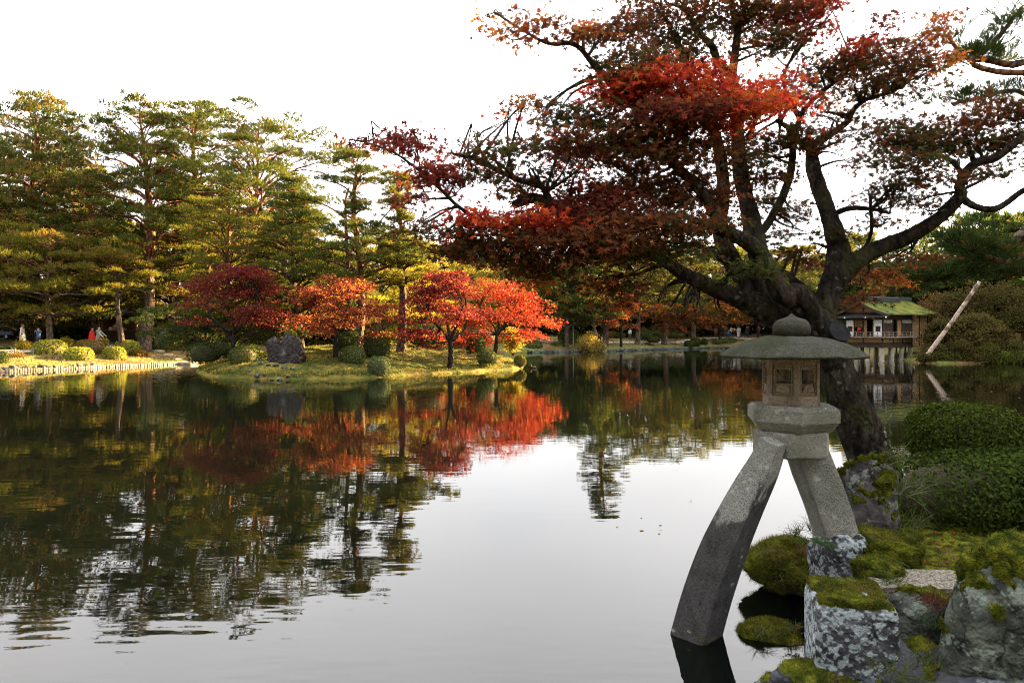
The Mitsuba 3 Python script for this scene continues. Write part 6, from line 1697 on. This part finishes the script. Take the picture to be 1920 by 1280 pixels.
for x in (-1.05, 1.05):
    for y in (-.62, .62):
        w = part(k, 'wheel', R(at((np.array(trimesh.creation.torus(.20, .075, 20, 8).vertices)[:, [0, 2, 1]], np.array(trimesh.creation.torus(.20, .075, 20, 8).faces)), (x, y, .275))), 'm_matte', smooth=True, color=(.015, .015, .015))
        v, f = lathe([(0, .05), (.06, .05), (.07, .03), (.15, .02), (.17, .05), (.17, -.05), (0, -.05)], 18)
        part(w, 'rim', R(at((v[:, [0, 2, 1]] * [1, -1 if y < 0 else 1, 1], f), (x, y, .275))), 'm_gloss', smooth=40, color=(.45, .45, .45))

# ------------------------------------------------------------------ kiosk and banner
c = on_bank(236, 61)
k = thing('kiosk', 'small open wooden kiosk with a warm brown inside under the left pines', 'kiosk')
for x in (-1.5, 1.5):
    for y in (-1.0, 1.0):
        part(k, 'post', at(box(x, y, 1.1, .12, .12, 2.4, .01), c), 'm_old_wood')
part(k, 'back_wall', at(box(0, 1.0, 1.15, 2.86, .06, 2.1, .01), c), 'm_plaster')
for x in (-1.5, 1.5):
    part(k, 'side_wall', at(box(x, 0, 1.15, .05, 1.86, 2.1, .01), c), 'm_plaster')
ct = part(k, 'counter', at(box(0, -.95, .5, 2.86, .45, .95, .02), c), 'm_dark_wood')
part(ct, 'counter_top', at(box(0, -.98, 1.0, 2.9, .58, .05, .01), c), 'm_old_wood')
part(k, 'beam', at(box(0, -1.0, 2.24, 3.3, .12, .14, .01), c), 'm_dark_wood')
part(k, 'fascia', at(box(0, -1.32, 2.42, 3.9, .04, .12, .01), c), 'm_palestone')
for sg in (-1, 1):
    q = np.array([[-2.0, sg * 1.5, 2.38], [2.0, sg * 1.5, 2.38], [2.0, 0, 3.15], [-2.0, 0, 3.15], [-2.0, sg * 1.5, 2.30], [2.0, sg * 1.5, 2.30], [2.0, 0, 3.07], [-2.0, 0, 3.07]])
    part(k, 'roof', at((q, np.array([[0, 1, 2, 3], [7, 6, 5, 4], [0, 4, 5, 1], [1, 5, 6, 2], [3, 7, 4, 0]])), c), 'm_tile')
for x in (-1.95, 1.95):
    g = np.array([[x, -1.4, 2.36], [x, 1.4, 2.36], [x, 0, 3.08]])
    part(k, 'gable', at((g, np.array([[0, 1, 2]])), c), 'm_old_wood')
part(k, 'ridge', at(tube([[-2.05, 0, 3.18], [2.05, 0, 3.18]], .08, 8), c), 'm_tile', smooth=40)
for q, (x, w, h, colr, nm) in enumerate([(-.75, .28, .26, (.75, .72, .68), 'white paper box on the kiosk counter, left'), (-.25, .16, .34, (.60, .12, .06), 'red packet on the kiosk counter'), (.35, .34, .20, (.78, .76, .72), 'white paper box on the kiosk counter, right')]):
    kk = thing('counter_box', nm, 'box')
    part(kk, '', at(box(x, -.98, 1.027 + h / 2, w, .22, h, .02), c), 'm_matte', color=colr)
c = on_bank(299, 57.5)
k = thing('banner', 'tall white cloth banner on a thin pole beside the thick pine trunks', 'banner')
part(k, 'pole', at(tube([[0, 0, -.1], [0, 0, 2.0]], .02, 6), c), 'm_old_wood', smooth=40)
gx, gz = np.meshgrid(np.linspace(0, .52, 8), np.linspace(.55, 1.92, 14), indexing='ij')
v = np.stack([gx + .02, .035 * np.sin(gx * 9 + gz * 2.2), gz], -1).reshape(-1, 3)
i, j = np.meshgrid(np.arange(7), np.arange(13), indexing='ij')
part(k, 'cloth', at((v, np.stack([i * 14 + j, (i + 1) * 14 + j, (i + 1) * 14 + j + 1, i * 14 + j + 1], -1).reshape(-1, 4)), c), 'm_matte', smooth=True, color=(.75, .72, .70))
part(k, 'crossbar', at(tube([[0, 0, 1.94], [.56, 0, 1.94]], .012, 5), c), 'm_old_wood', smooth=40)

# ------------------------------------------------------------------ duck
c = PW(1000, 690, 0)
k = thing('duck', 'dark duck swimming off the right tip of the island', 'duck')
J = [((np.array([-.17, 0, .05]), .045), (np.array([-.06, 0, .05]), .095)), ((np.array([-.06, 0, .05]), .095), (np.array([.09, 0, .05]), .085)), ((np.array([.11, 0, .08]), .05), (np.array([.17, 0, .20]), .032)), ((np.array([.17, 0, .20]), .032), (np.array([.20, 0, .245]), .042)), ((np.array([-.17, 0, .06]), .035), (np.array([-.26, 0, .11]), .012))]
part(k, 'body', xf(limb_hull(J, .025, 6, 14), math.radians(170), c), 'm_matte', smooth=True, color=(.035, .028, .022))
part(k, 'bill', xf(limb_hull([((np.array([.235, 0, .235]), .016), (np.array([.29, 0, .225]), .012))], .02, 0, 8), math.radians(170), c), 'm_matte', smooth=True, color=(.16, .12, .05))
for sg in (-1, 1):
    part(k, 'wing', xf(limb_hull([((np.array([.03, sg * .075, .08]), .035), (np.array([-.16, sg * .05, .09]), .018))], .025, 3, 10), math.radians(170), c), 'm_matte', smooth=True, color=(.09, .075, .06))
